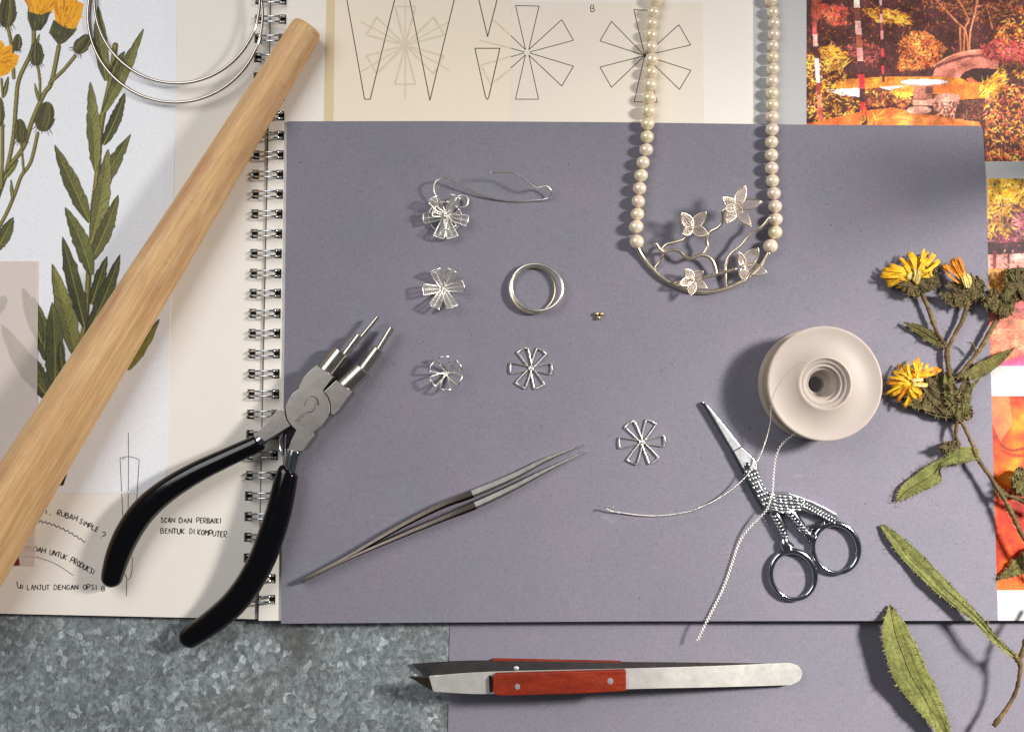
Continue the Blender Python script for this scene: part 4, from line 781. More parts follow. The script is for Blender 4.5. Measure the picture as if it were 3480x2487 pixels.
leg1 = bar('stork_leg', [(520, 880, 24), (560, 900, 34), (590, 960, 36), (618, 1030, 30), (626, 1070, 26), (632, 1110, 40), (655, 1150, 52)], 0, z2, M['chrome'], sc_)
leg2 = bar('stork_leg', [(650, 870, 40), (690, 900, 38), (740, 970, 36), (790, 1030, 30), (815, 1060, 36), (850, 1075, 40)], 0, z2 + 0.4, M['chrome'], sc_)
bar('toe_spur', [(800, 1000, 14), (850, 985, 22), (880, 980, 26), (930, 960, 20)], 0, z2 + 0.4, M['chrome'], sc_)
for cx, cy, rx, ry, rot in ((691, 1346, 163, 182, -0.35), (1010, 1146, 168, 186, -0.35)):
    a = np.linspace(0, 2 * math.pi, 72, endpoint=False); x = cx + rx * np.cos(a) * math.cos(rot) - ry * np.sin(a) * math.sin(rot); y = cy + rx * np.cos(a) * math.sin(rot) + ry * np.sin(a) * math.cos(rot)
    obj('finger_ring_loop', MB().tube(A(np.c_[k2(np.c_[x, y]), np.full(72, z2 + 0.2)]), (19.5 + 4 * np.sin(a + 2.4)) / 2.195 * PXM, 16, closed=True), M['chrome'], sc_)
mb = MB()                                            # cast feather relief
def feather(x, y, L, ang, r, dz=0.0):
    t = math.radians(ang); d = (math.cos(t), math.sin(t)); P = [(x + d[0] * L * u, y + d[1] * L * u) for u in (0, .35, .7, 1)]
    mb.tube(A(np.c_[k2(P), [z3 + dz, z3 + dz + .1, z3 + dz + .12, z3 + dz]]), np.array([.45, .9, .8, .3]) * r / 2.195 * PXM, 8, flat=0.38)
for r_ in range(9):                                  # neck scales
    x0, y0 = np.interp(r_, [0, 4, 8], [330, 392, 462]), np.interp(r_, [0, 4, 8], [575, 690, 815]); wn = np.interp(r_, [0, 4, 8], [96, 78, 96])
    for c_ in range(4): feather(x0 + wn * (c_ + .1 + .3 * (r_ % 2)) / 4.2, y0 - 8 * c_ - 6, 27, 62 + rng.normal(0, 6), 9.5, 0.0)
for row, (y0, n_) in enumerate(((752, 5), (775, 6), (799, 6), (823, 6), (847, 5), (868, 4))):                                   # wing feathers
    for c_ in range(n_): feather(508 + row * 5 + c_ * 44 + rng.normal(0, 3), y0 + c_ * 3 - (8 if c_ == 0 else 0), 52, 8 + rng.normal(0, 4), 10.5, 0.04)
for j in range(13):                                  # tail barbs
    x, y = 748 + j * 20.5, 797 + j * 11.0
    for s_, h in ((-1, 30), (1, 36)):
        mb.tube(A(np.c_[k2([(x + 10, y + 12), (x + 2, y + 12 + s_ * h * 0.5), (x + 12, y + 12 + s_ * h * 0.85)]), [z3 + 0.12, z3 + 0.1, z3]]), 6 / 2.195 * PXM, 6)
mb.tube(A(np.c_[k2([(750, 800), (880, 872), (1022, 945)]), [z3 + 0.1] * 3]), 4 / 2.195 * PXM, 6)
obj('feather_relief', mb, M['relief'], body, kind='stuff')
for lg, P0, P1, n in ((leg1, (548, 905), (632, 1055), 7), (leg2, (655, 880), (800, 1030), 8)):
    mb = MB()
    for j in range(n):
        x = P0[0] + (P1[0] - P0[0]) * j / (n - 1); y = P0[1] + (P1[1] - P0[1]) * j / (n - 1); zz = z2 + (1.75 if lg is leg1 else 2.1)
        mb.tube(A(np.c_[k2([(x - 26, y - 2), (x, y + 10), (x + 26, y - 8)]), [zz - 0.5, zz, zz - 0.5]]), 6.5 / 2.195 * PXM, 6)
    obj('leg_ridges', mb, M['relief'], lg, kind='stuff')
scw = obj('pivot_screw', MB().ball(at(*k2([(351, 531)])[0], z3), 11.5 * PXM, (1, 1, 0.45), 24, 10), M['chrome'], sc_)
p = k2([(351, 531)])[0]; obj('slot', MB().prism([(p[0] - 8, p[1] - 5.5), (p[0] - 6.6, p[1] - 7), (p[0] + 8, p[1] + 5), (p[0] + 6.6, p[1] + 6.5)], z3 + 0.5, z3 + 0.68), M['cover'], scw, sm=False)

# ================================================================== SPOOL AND WIRES
H = 14.0; ZTS = ZG + H; ctr = at(2804, 1303, ZTS); Rs = 196 * PX(ZTS); b0 = ZG * 1e-3 + 0.0001
sp = thing('wire_spool', 'round milky plastic spool of fine wire standing on the grey card', 'spool', 2804, 1303, ZG); ORG[sp] = np.array([ctr[0], ctr[1], b0]); sp.location = ORG[sp]
def fl(za, zb, R): e = 0.0004; return [(R * 0.2, za), (R - e, za), (R, za + e), (R, zb - e), (R - e, zb)]
zt_ = b0 + H * 1e-3; pp = PX(ZTS)
obj('lower_flange', MB().lathe(ctr, fl(b0, b0 + 0.0016, Rs) + [(Rs * 0.3, b0 + 0.0016)]), M['plastic'], sp, angle=50)
prof = [(Rs * 0.3, zt_ - 0.0018), (Rs - 0.0004, zt_ - 0.0018), (Rs, zt_ - 0.0013), (Rs, zt_ - 0.0004), (Rs - 0.0003, zt_ - 0.0001), (Rs - 0.0007, zt_), (Rs - 0.0011, zt_ - 0.0002), (94 * pp, zt_ - 0.0002), (91 * pp, zt_ + 0.0003), (86 * pp, zt_ + 0.0003), (83 * pp, zt_ - 0.0006), (76 * pp, zt_ - 0.001), (73 * pp, zt_ - 0.0007), (70 * pp, zt_ - 0.0012), (67 * pp, zt_ - 0.0022), (60 * pp, zt_ - 0.0032), (53 * pp, zt_ - 0.0036), (49 * pp, zt_ - 0.0033), (45 * pp, zt_ - 0.0045), (43 * pp, zt_ - 0.0085), (30 * pp, zt_ - 0.0094), (28 * pp, zt_ - 0.0100), (30 * pp, b0 + 0.0002)]
obj('upper_flange', MB().lathe(ctr, prof), M['plastic'], sp, angle=60)
rr = []
for i in range(25): zz = b0 + 0.0017 + i * (H * 1e-3 - 0.0036) / 24; rr += [(Rs * 0.925 + (0.0002 if i % 2 else -0.0002), zz)]
obj('wound_wire', MB().lathe(ctr, [(Rs * 0.3, b0 + 0.00165)] + rr), M['winding'], sp)
tr_ = smooth([(2742, 1226), (2712, 1242), (2680, 1268), (2650, 1300), (2630, 1340), (2624, 1366)], 6); obj('wire_groove', MB().tube(A(np.c_[tr_, np.full(len(tr_), ZTS - 0.12)]), 1.6 * PXM, 6), M['plastic'], sp)
tws = thing('twisted_wire', 'smooth twisted silver wire end curving left from the spool across the scissors neck', 'wire', 2380, 1725, ZG)
P = smooth([(2624, 1352, ZTS - 2.5), (2621, 1376, ZTS - 2.5), (2619, 1431, ZG + 9.6), (2603, 1495, ZG + 7.2), (2580, 1554, ZG + 5.2), (2548, 1604, ZG + 4.0), (2498, 1654, ZG + 2.6), (2439, 1695, ZG + 1.6), (2380, 1723, ZG + 0.9), (2334, 1739, ZG + 0.7), (2256, 1751, ZG + 0.6), (2182, 1751, ZG + 0.7), (2122, 1743, ZG + 1.0), (2078, 1736, ZG + 1.6), (2060, 1725, ZG + 2.6), (2066, 1721, ZG + 4), (2084, 1722, ZG + 5.5)], 12)
Q = A(resample(P, 620)); T = np.gradient(Q, axis=0); T /= np.linalg.norm(T, axis=1)[:, None]; Sd = np.cross(T, [0, 0, 1]); Sd /= np.linalg.norm(Sd, axis=1)[:, None] + 1e-9; Up = np.cross(Sd, T)
for ph in (0, math.pi):
    a = np.arange(620) * 1.05 + ph; obj('strand', MB().tube(Q + 1.25 * PXM * (np.cos(a)[:, None] * Sd + np.sin(a)[:, None] * Up), 1.35 * PXM, 5), M['silver'], tws)
P = smooth([(2702, 1472, ZTS - 4.5), (2694, 1479, ZTS - 4.6), (2672, 1495, ZG + 8.4), (2651, 1518, ZG + 7.2), (2637, 1554, ZG + 6), (2631, 1595, ZG + 4.9), (2627, 1650, ZG + 4.2), (2624, 1679, ZG + 4.0), (2608, 1727, ZG + 3.8), (2585, 1755, ZG + 3.4), (2553, 1786, ZG + 2.4), (2521, 1827, ZG + 1.4), (2501, 1873, ZG + 1), (2482, 1932, ZG + .9), (2457, 2000, ZG + .9), (2421, 2073, ZG + .9), (2394, 2126, ZG + .8), (2370, 2177, ZG + 0.2)], 12)
R_ = resample(P, 900); T = np.gradient(R_[:, :2], axis=0); T /= np.linalg.norm(T, axis=1)[:, None]; N_ = np.stack([-T[:, 1], T[:, 0]], 1); sa = np.arange(900) * (2 * math.pi / 12.4)
amp = np.interp(np.arange(900), [0, 200, 420, 900], [3.2, 3.2, 4.4, 5.4]); R_[:, :2] += N_ * (amp * (2 / math.pi * np.arcsin(np.sin(sa))))[:, None]
tag(obj('crimped_wire', MB().tube(A(R_), 1.5 * PXM, 6), M['lace']), 'zigzag crimped silver wire running down from the spool past the scissors', 'wire')

# ================================================================== PEARL NECKLACE
nk = thing('pearl_necklace', 'pearl necklace with a silver branch pendant of filigree leaves and blossoms', 'necklace', 2390, 900, ZG)
LP = [(2236, -84), (2233, -41), (2228, 2), (2220, 42), (2214.6, 80), (2212, 119), (2212, 160), (2214, 203), (2212, 246), (2209, 289), (2206, 334), (2203.6, 378), (2201, 422), (2199, 466), (2196, 510), (2185, 553), (2178.5, 597), (2173.5, 641), (2169, 685), (2166, 728.6), (2161.6, 771), (2164, 822)]
RP = [(2612, -80), (2616, -38), (2620.6, 3), (2626, 43), (2630, 80), (2629.5, 118), (2626, 156), (2626, 195), (2626, 235), (2624, 276), (2624, 317), (2624, 357), (2624, 398), (2624, 441), (2622, 484), (2621.5, 528), (2622, 572), (2625, 615), (2630, 658), (2634, 702), (2636, 746), (2634, 790), (2618, 837)]
pm = mesh_of(MB().ball((0, 0, 0), 1.0, n=32, m=20), np.zeros(3)); pm.name = 'pearl'; pm.materials.append(M['pearl'])
for S_ in (LP, RP):
    for i, (x, y) in enumerate(S_):
        dn = [math.hypot(x - q_[0], y - q_[1]) for j_, q_ in enumerate(S_) if abs(j_ - i) == 1]; r = min(max(np.mean(dn) / 2, 19.5), 23.6) * PXM; bz = (ZG if y > 420 else 4.5)
        o = bpy.data.objects.new('pearl', pm); link(o, nk); o.scale = (r * rng.uniform(1.03, 1.09), r * rng.uniform(0.97, 1.02), r); o.rotation_euler = (0, 0, rng.uniform(-.3, .3)); o.location = at(x, y, bz + r * 1e3) - ORG[nk]; ORG[o] = ORG[nk]
    obj('thread', MB().tube(A([(x, y, 7.7) for x, y in S_]), 1.6 * PXM, 6), M['white'], nk)
Z0 = ZG + 1.1
def twig(P, r, name='branch'): q = smooth(P, 6); return obj(name, MB().tube(A(q), r * PXM * np.linspace(1.05, 0.92, len(q)), 12), M['warm'], nk)
twig([(2164, 836, Z0 + 1.4), (2170, 850, Z0 + .9), (2185, 876, Z0), (2215, 913, Z0), (2252, 947, Z0), (2296, 971, Z0), (2342, 987, Z0), (2388, 993, Z0), (2434, 989, Z0), (2480, 975, Z0), (2527, 953, Z0), (2573, 917, Z0), (2597, 886, Z0 + .3), (2613, 858, Z0 + 1.2)], 8.2, 'pendant_bar')
twig([(2292, 963, Z0 + .6), (2340, 953, Z0 + 1.2), (2388, 944, Z0 + 1.6), (2434, 932, Z0 + 2), (2505, 913, Z0 + 2.6)], 6.2, 'cross_bar')
twig([(2433, 930, Z0 + 2), (2431, 913, Z0 + 2.4), (2422, 889, Z0 + 3), (2406, 873, Z0 + 3.2), (2379, 867, Z0 + 3.4), (2351, 878, Z0 + 3.4), (2329, 873, Z0 + 3.4), (2308, 854, Z0 + 3.4), (2280, 849, Z0 + 3.4), (2258, 858, Z0 + 3.4), (2242, 847, Z0 + 3.8), (2228, 827, Z0 + 4.4)], 6.3)
twig([(2226, 910, Z0), (2243, 889, Z0 + 1), (2251, 864, Z0 + 2.2), (2252, 846, Z0 + 2.8), (2268, 830, Z0 + 3.4), (2302, 822, Z0 + 4.4), (2326, 812, Z0 + 5.4), (2344, 790, Z0 + 7)], 5.6)
twig([(2391, 864, Z0 + 3.4), (2404, 838, Z0 + 4), (2401, 824, Z0 + 4.4), (2403, 806, Z0 + 5), (2416, 787, Z0 + 5.8), (2440, 774, Z0 + 7), (2454, 756, Z0 + 8), (2457, 735, Z0 + 9), (2456, 718, Z0 + 10), (2480, 708, Z0 + 11)], 5.8)
twig([(2466, 978, Z0), (2465, 935, Z0 + 1), (2466, 898, Z0 + 1.8), (2483, 864, Z0 + 2.6), (2517, 836, Z0 + 3.6), (2536, 812, Z0 + 4.2), (2560, 787, Z0 + 4.8), (2591, 769, Z0 + 5.6), (2616, 738, Z0 + 7)], 5.6)
S3 = 1 / 3.247
for nm, (cx, cy), tips, zc_, lf in (('blossom', (2351, 776), [(770, 562, 105), (1033, 556, 105), (1060, 800, 100), (780, 800, 80)], Z0 + 7, 2.0), ('blossom', (2500, 705), [(1470, 268, 100), (1648, 440, 105), (1530, 712, 100), (1268, 672, 90), (1222, 395, 90)], Z0 + 11, 1.2),
                                ('blossom', (2354, 950), [(810, 1185, 85), (1000, 1210, 85), (1045, 1392, 80), (872, 1472, 82), (742, 1352, 80)], Z0 + 3.4, 1.6), ('blossom', (2527, 907), [(1400, 998, 70), (1612, 958, 130), (1702, 1222, 120), (1462, 1308, 90)], Z0 + 4.0, 2.0)):
    bl = obj(nm, MB().ball(at(cx, cy, zc_ + 0.5), 6.5 * PXM, (1, 1, 0.7)), M['warm'], nk)
    for tx, ty, wd in tips:
        x, y = 2080 + tx * S3, 550 + ty * S3; petal_ang = math.degrees(math.atan2(y - cy, x - cx)); L = math.hypot(x - cx, y - cy)
        fr = petal(bl, (cx, cy), petal_ang, L, 3, wd * S3 * 1.06, zc_, lf, 2.9, M['warm'], fill=False, pointed=True)
        # filigree joined to the blossom level (third level at most)
        mbf = MB(); t = math.radians(petal_ang); d = np.array([math.cos(t), math.sin(t)]); n_ = np.array([-d[1], d[0]]); wfun = lambda u: wd * S3 * 1.06 * np.sin(np.pi * np.clip(u, 0, 1) ** 0.9) ** 0.8 * 0.5
        for s_ in (-1, 1):
            for a_, b_ in ((0.02, 0.5), (0.5, 0.97)):
                zz = []
                for kx, u in enumerate(np.linspace(0.14, 0.93, max(int(L / 3.6), 9))): p = np.array((cx, cy)) + d * L * u + n_ * s_ * wfun(u) * (a_ if kx % 2 else b_); zz.append((p[0], p[1], zc_ + lf * u ** 1.6 - 0.03))
                mbf.tube(A(zz), 1.6 * PXM, 4)
        obj('filigree', mbf, M['pink'], bl)
        p = np.array((cx, cy)) + d * L; obj('petal_point', MB().ball(at(p[0], p[1], zc_ + lf), 3.2 * PXM), M['silver'], bl)
for cx, cy, zc_, tp in ((2500, 705, Z0 + 12.2, 5),):
    for a in range(5): petal(bl if False else nk, (2496, 706), 30 + a * 72, 32, 3, 26, zc_, 2.2, 1.9, M['pink'], pointed=True, name='inner_petal')

# ================================================================== DRIED FLOWERS
def hairs(mb, P, n, L0, L1, spread=1.0):
    """fine bristles on a path of (px, py, z, half width px)"""
    P = np.asarray(P, float); T = np.gradient(P[:, :2], axis=0); T /= np.linalg.norm(T, axis=1)[:, None] + 1e-9
    for _ in range(n):
        i = rng.integers(len(P)); s_ = rng.choice((-1, 1)); nn = np.array([-T[i, 1], T[i, 0]]) * s_; a = rng.normal(0, 0.45 * spread); ca, sa = math.cos(a), math.sin(a); dd = np.array([nn[0] * ca - nn[1] * sa, nn[0] * sa + nn[1] * ca])
        p = P[i, :2] + nn * P[i, 3] * rng.uniform(0.5, 1) + T[i] * rng.uniform(-4, 4); L = rng.uniform(L0, L1); e = p + dd * L
        mb.tube(A([(p[0], p[1], P[i, 2]), (e[0], e[1], P[i, 2] + rng.uniform(-0.3, 1.0))]), np.array([0.8, 0.3]) * PXM, 3)
def dstem(par, pts, r, mat=None, hair=None, nh=0, name='stem'):
    q = smooth(pts, 6); rad = np.interp(np.linspace(0, 1, len(q)), np.linspace(0, 1, len(np.atleast_1d(r))), np.atleast_1d(r)) * 0.9 * (1 + 0.13 * rng.normal(0, 1, len(q)))
    o = obj(name, MB().tube(A(q), rad * PXM, 10, flat=0.8), mat or M['stem'], par)
    if hair is not None: hairs(hair, np.c_[q, rad], nh or int(len(q) * 1.6), 5, 14)
    return o
def loft(par, Lft, Rgt, zf, mat, name='leaf', n=34, m=17, cup=0.5, wav=0.35, hair=None, nh=60, thick=0.00022):
    """leaf between two drawn edges, folded along its rib, wavy"""
    a = resample(smooth(Lft, 5), n); b_ = resample(smooth(Rgt, 5), n); v = np.linspace(0, 1, m); X = a[:, None, :] * (1 - v)[None, :, None] + b_[:, None, :] * v[None, :, None]
    mw = min(1.0, np.linalg.norm(a - b_, axis=1).max() / 42.0); wav *= mw ** 1.5; cup *= mw
    u = np.linspace(0, 1, n); wv = np.interp(u, np.linspace(0, 1, 9), rng.normal(0, wav, 9)); wv2 = np.interp(u, np.linspace(0, 1, 14), rng.normal(0, wav, 14))
    Zb = np.array([zf(t) for t in u]); Z = Zb[:, None] + cup * (np.abs(v - 0.5) * 2)[None] ** 1.3 * (0.6 + 0.4 * np.sin(u * 9))[:, None] + wv[:, None] * v[None] + wv2[:, None] * (1 - v)[None] + 0.10 * mw * np.sin(u * 60)[:, None] * np.sin(v * 9)[None] + rng.normal(0, 0.04 * mw, (n, m)) + (rng.normal(0, 0.16, (1, m)) * np.sin(np.pi * u)[:, None] if np.linalg.norm(a - b_, axis=1).max() > 26 else 0)
    W = at(X[..., 0], X[..., 1], Z); o = obj(name, MB().grid(W, thick), mat, par); bm_fix(o.data)
    mid = MB().tube(at(X[:, m // 2, 0], X[:, m // 2, 1], Z[:, m // 2] + 0.08), np.linspace(2.0, 0.6, n) * PXM, 6, flat=0.6); obj('midrib', mid, M['stem'], o)
    if hair is not None:
        for E, k_ in ((a, 0), (b_, m - 1)):
            E2 = np.c_[E, Z[:, k_], np.full(n, 0.5)]; hairs(hair, E2, nh // 2, 5, 13)
        E2 = np.c_[X[:, m // 2, :], Z[:, m // 2] + 0.2, np.full(n, np.linalg.norm(a - b_, axis=1).max() * 0.3)]; hairs(hair, E2, nh // 3, 4, 9, 2)
    return o
def spine(par, base, tip, wd, zb, zt, mat, hair=None, bend=0.0, **kw):
    b_, t_ = np.array(base, float), np.array(tip, float); d = t_ - b_; n_ = np.array([-d[1], d[0]]) / np.hypot(*d); u = np.linspace(0, 1, 9); pr = np.sin(np.pi * np.clip(u, 0.02, 1) ** 0.8) ** 0.8 * wd / 2 + wd * 0.08 * (1 - u); pr = pr * (1 + rng.normal(0, 0.07, 9)); pr[-1] = 0.4
    mid = b_ + np.outer(u, d) + np.outer(np.sin(np.pi * u) * bend, n_); return loft(par, mid + n_ * pr[:, None], mid - n_ * pr[:, None], lambda t: zb + (zt - zb) * t, mat, hair=hair, **kw)
def strap(par, b_, t_, w0, w1, zb, zt, mat, name='petal', arch=1.5):
    """a strap-shaped ray petal with toothed tip"""
    b_, t_ = np.array(b_, float), np.array(t_, float); d = t_ - b_; L = np.hypot(*d); n_ = np.array([-d[1], d[0]]) / L; n = 9; u = np.linspace(0, 1, n); bend = rng.normal(0, L * 0.06); w_ = w0 + (w1 - w0) * u ** 0.7; w_[-1] *= 0.75
    mid = b_ + np.outer(u, d) + np.outer(np.sin(np.pi * u * 0.9) * bend, n_); z = zb + (zt - zb) * u + arch * np.sin(np.pi * u); V = np.zeros((n, 4, 3))
    for j, v in enumerate((-.5, -.17, .17, .5)): p = mid + n_ * (w_ * v)[:, None] + (np.outer(u ** 8, d / L) * (4 if j in (1, 2) else 0)); V[:, j] = at(p[:, 0], p[:, 1], z + 0.5 * abs(v) * 2 * rng.uniform(.3, 1))
    o = obj(name, MB().grid(V, 0.00012), mat, par); bm_fix(o.data); return o
def calyx(par, poly, zb, h, mat, hair, n_s=14, name='calyx'):
    """lumpy pressed calyx filled from an outline, with bracts"""
    p = smooth(poly, 4, True); c = p.mean(0); ks = np.linspace(1, 0, 7); V = []
    for k_ in ks: q = c + (p - c) * k_; V.append(at(q[:, 0], q[:, 1], zb + h * (1 - k_ ** 2.2) + rng.normal(0, 0.12, len(p)) * (k_ > 0.05)))
    V = np.array(V); n = len(p); F = [(i * n + j, i * n + (j + 1) % n, (i + 1) * n + (j + 1) % n, (i + 1) * n + j) for i in range(6) for j in range(n)]; Bt = V[0].copy(); Bt[:, 2] -= 0.001
    F += [(7 * n + (j + 1) % n, (j + 1) % n, j, 7 * n + j)[::1] for j in range(n)]
    o = obj(name, MB().add(np.r_[V.reshape(-1, 3), Bt], F), mat, par); bm_fix(o.data)
    for j in range(0, n, max(n // 9, 1)):
        e = c + (p[j] - c) * rng.uniform(1.0, 1.22) + rng.normal(0, 3, 2); s0 = c + (p[j] - c) * rng.uniform(0.0, 0.3)
        spine(par, s0, e, rng.uniform(13, 20), zb + h * 0.9, zb + h * rng.uniform(.5, 1.3), mat if rng.random() < .7 else M['leafd'], None, rng.uniform(-4, 4), name='bract', cup=0.8, n=12, m=5)
    hairs(hair, np.c_[p, np.full(n, zb + h * .3), np.full(n, 2)], int(n * 1.4), 5, 15, 1.3); hairs(hair, np.c_[c + (p - c) * .6, np.full(n, zb + h * .8), np.full(n, 8)], n, 5, 12, 2)
    return o
zp = ZG + 1.6
df = thing('dried_flower', 'tall dried yellow wildflower stem with three flower heads at the right edge', 'dried flower', 3240, 1400, ZG); hb = MB()
dstem(df, [(3128, 985, zp + 1), (3140, 1015, zp + 1), (3157, 1055, zp + 1), (3179, 1118, zp + .8), (3196, 1150, zp + .6), (3214, 1172, zp + .6)], [9, 8, 7, 7], hair=hb)
dstem(df, [(3290, 1020, zp + 1.2), (3284, 1045, zp + 1.2), (3271, 1088, zp + 1), (3242, 1143, zp + .8), (3220, 1184, zp + .6)], [11, 9, 8, 8], hair=hb)
dstem(df, [(3219, 1178, zp + .6), (3219, 1217, zp + .6), (3225, 1260, zp + .8), (3236, 1310, zp + 1), (3246, 1360, zp + 1), (3252, 1400, zp + 1), (3258, 1440, zp + 1)], [11, 10, 11, 12, 11], hair=hb)
dstem(df, [(3392, 1080, zp + 1.4), (3356, 1143, zp + 1.2), (3330, 1186, zp + 1), (3312, 1210, zp + 1), (3279, 1251, zp + 1), (3250, 1290, zp + 1)], [10, 8, 7, 8], hair=hb)
dstem(df, [(3316, 1196, zp + 2), (3310, 1178, zp + 2.5), (3302, 1166, zp + 3), (3284, 1164, zp + 2.6)], [5, 4, 3, 1], name='dry_bract')
dstem(df, [(3254, 1425, zp + 2), (3249, 1460, zp + 2.4), (3250, 1487, zp + 2.6), (3262, 1512, zp + 2.4)], [8, 6, 7], hair=hb)
dstem(df, [(3262, 1425, zp + 2), (3276, 1450, zp + 2.2), (3290, 1480, zp + 2.4), (3305, 1512, zp + 2.6), (3316, 1540, zp + 2.6)], [8, 6, 6, 8], hair=hb)
dstem(df, [(3312, 1529, zp + 2.6), (3327, 1566, zp + 3), (3356, 1606, zp + 3.2), (3389, 1658, zp + 3.4), (3402, 1676, zp + 3.6), (3415, 1699, zp + 3.6), (3445, 1758, zp + 4), (3471, 1813, zp + 4.4), (3520, 1890, zp + 5), (3570, 1960, zp + 5)], [10, 8, 8, 10, 9, 8, 9, 9], hair=hb, nh=120)
dstem(df, [(3405, 1677, zp + 3.6), (3430, 1684, zp + 3.8), (3480, 1703, zp + 4), (3550, 1735, zp + 4)], [9, 8, 8], hair=hb)
LD, LL, SP_ = M['leafd'], M['leafl'], M['sepal']
spine(df, (3212, 1178), (3072, 1095), 34, zp + .6, zp + .2, LD, hb, 6); spine(df, (3262, 1290), (3450, 1180), 42, zp + 1, zp + 1.6, LD, hb, 8, nh=90); spine(df, (3262, 1358), (3331, 1283), 15, zp + 1, zp + 2, LL, hb)
kk = lambda P: [(2780 + x / 2.707, 1300 + y / 2.707) for x, y in P]
loft(df, kk([(716, 1090), (760, 960), (850, 880), (1000, 770), (1130, 700), (1175, 678), (1225, 610), (1300, 592), (1400, 590), (1478, 606)]), kk([(724, 1092), (820, 1060), (960, 1000), (1080, 948), (1138, 890), (1126, 800), (1180, 762), (1290, 742), (1390, 732), (1492, 690)]), lambda t: ZG + 1 + 3.6 * t ** 1.3, M['leafl'], hair=hb, nh=150, cup=0.4)
calyx(df, kk([(1130, 590), (1180, 545), (1260, 540), (1310, 570), (1290, 610), (1200, 640), (1150, 640)]), zp + 1.5, 2.2, SP_, hb, name='bud')
for b_, t_, wd, z_ in (((3248, 1412), (3050, 1352), 46, 1.4), ((3246, 1400), (3186, 1262), 54, 2.0), ((3256, 1400), (3212, 1262), 46, 2.8), ((3248, 1408), (3128, 1300), 44, 2.2), ((3262, 1400), (3290, 1280), 46, 1.8), ((3268, 1432), (3262, 1330), 38, 3.2), ((3282, 1428), (3300, 1376), 26, 1.8), ((3236, 1360), (3150, 1262), 30, 1.0), ((3240, 1404), (3100, 1378), 30, 2.6), ((3250, 1380), (3236, 1300), 34, 3.8)):
    spine(df, b_, t_, wd, zp + z_, zp + z_ + rng.uniform(-.4, .8), SP_ if rng.random() < .6 else LD, hb, rng.uniform(-8, 8), name='bract', cup=1.0, nh=44)
k3 = lambda P: [(2980 + x / 3.69, 820 + y / 3.69) for x, y in P]
# flower head leaning left
h_ = calyx(df, k3([(330, 470), (265, 520), (320, 600), (420, 690), (530, 695), (640, 630), (705, 600), (725, 480), (715, 350), (600, 325), (480, 400), (400, 400)]), zp, 3.4, SP_, hb)
for P in ([(700, 600), (745, 340)], [(640, 640), (620, 340)], [(500, 690), (380, 420)], [(420, 680), (300, 480)]):
    a, b_ = k3(P); spine(df, a, b_, 26, zp + 2.6, zp + 3.6, SP_, hb, 4, name='sepal', nh=26)
cc = k3([(490, 430)])[0]
for tx, ty in ((55, 440), (70, 400), (85, 350), (110, 470), (140, 530), (165, 300), (200, 310), (225, 530), (150, 560), (290, 215), (330, 230), (400, 150), (440, 145), (470, 190), (585, 105), (560, 190), (640, 150), (690, 150), (725, 180), (770, 230), (780, 260), (750, 400), (700, 280), (250, 350), (300, 500), (120, 420), (520, 230), (350, 300), (610, 220), (670, 210)):
  for rp in range(2):
    e = np.array(k3([(tx, ty)])[0]); e = e + (0 if rp == 0 else rng.normal(0, 9, 2) + (np.array(cc) - e) * rng.uniform(.1, .4)); o_ = np.array(cc) + (e - cc) * 0.12 + rng.normal(0, 7, 2); strap(df, o_, e, 6, rng.uniform(10, 16), zp + 2.8, zp + rng.uniform(.4, 3.2), M['petal'], arch=rng.uniform(.6, 2))
for P in ([(540, 330), (500, 530)], [(480, 340), (470, 500)], [(430, 390), (400, 470)]): a, b_ = k3(P); strap(df, a, b_, 12, 17, zp + 4, zp + 4, M['pale'], arch=.4)
# closed flower head
calyx(df, k3([(960, 560), (1000, 490), (1060, 560), (1150, 590), (1190, 640), (1200, 720), (1150, 780), (1060, 830), (980, 800), (940, 740), (960, 650)]), zp, 3.2, SP_, hb)
calyx(df, k3([(1190, 620), (1230, 520), (1290, 480), (1340, 560), (1340, 660), (1280, 740), (1200, 740)]), zp, 2.6, SP_, hb)
for P, wd in (([(1000, 780), (800, 640)], 26), ([(960, 760), (830, 700)], 20), ([(1000, 620), (860, 540)], 10), ([(1220, 620), (1255, 420)], 26), ([(1280, 600), (1340, 500)], 24), ([(1170, 560), (1180, 390)], 12), ([(1000, 600), (960, 490)], 24), ([(1120, 760), (960, 800)], 26), ([(1160, 740), (1080, 590)], 40)):
    a, b_ = k3(P); spine(df, a, b_, wd, zp + 2.2, zp + 2.4, SP_, hb, 3, name='sepal', nh=26, cup=1)
for i in range(22):
    t = i / 21; b_ = k3([(1130 - 60 * rng.random(), 560 - 120 * rng.random())])[0]; e = k3([(855 + 215 * t + rng.normal(0, 12), 320 - 95 * math.sin(t * 2.2) + rng.normal(0, 16))])[0]; strap(df, b_, e, 5, 9, zp + 3.0, zp + 2.2 + 1.6 * rng.random(), M['petal2'], arch=1.2)
for P in ([(1150, 590), (1130, 420)], [(1120, 580), (1060, 420)], [(1140, 585), (1095, 410)], [(1160, 570), (1150, 440)]): a, b_ = k3(P); strap(df, a, b_, 8, 11, zp + 4.4, zp + 4.0, M['pale'], arch=.6)
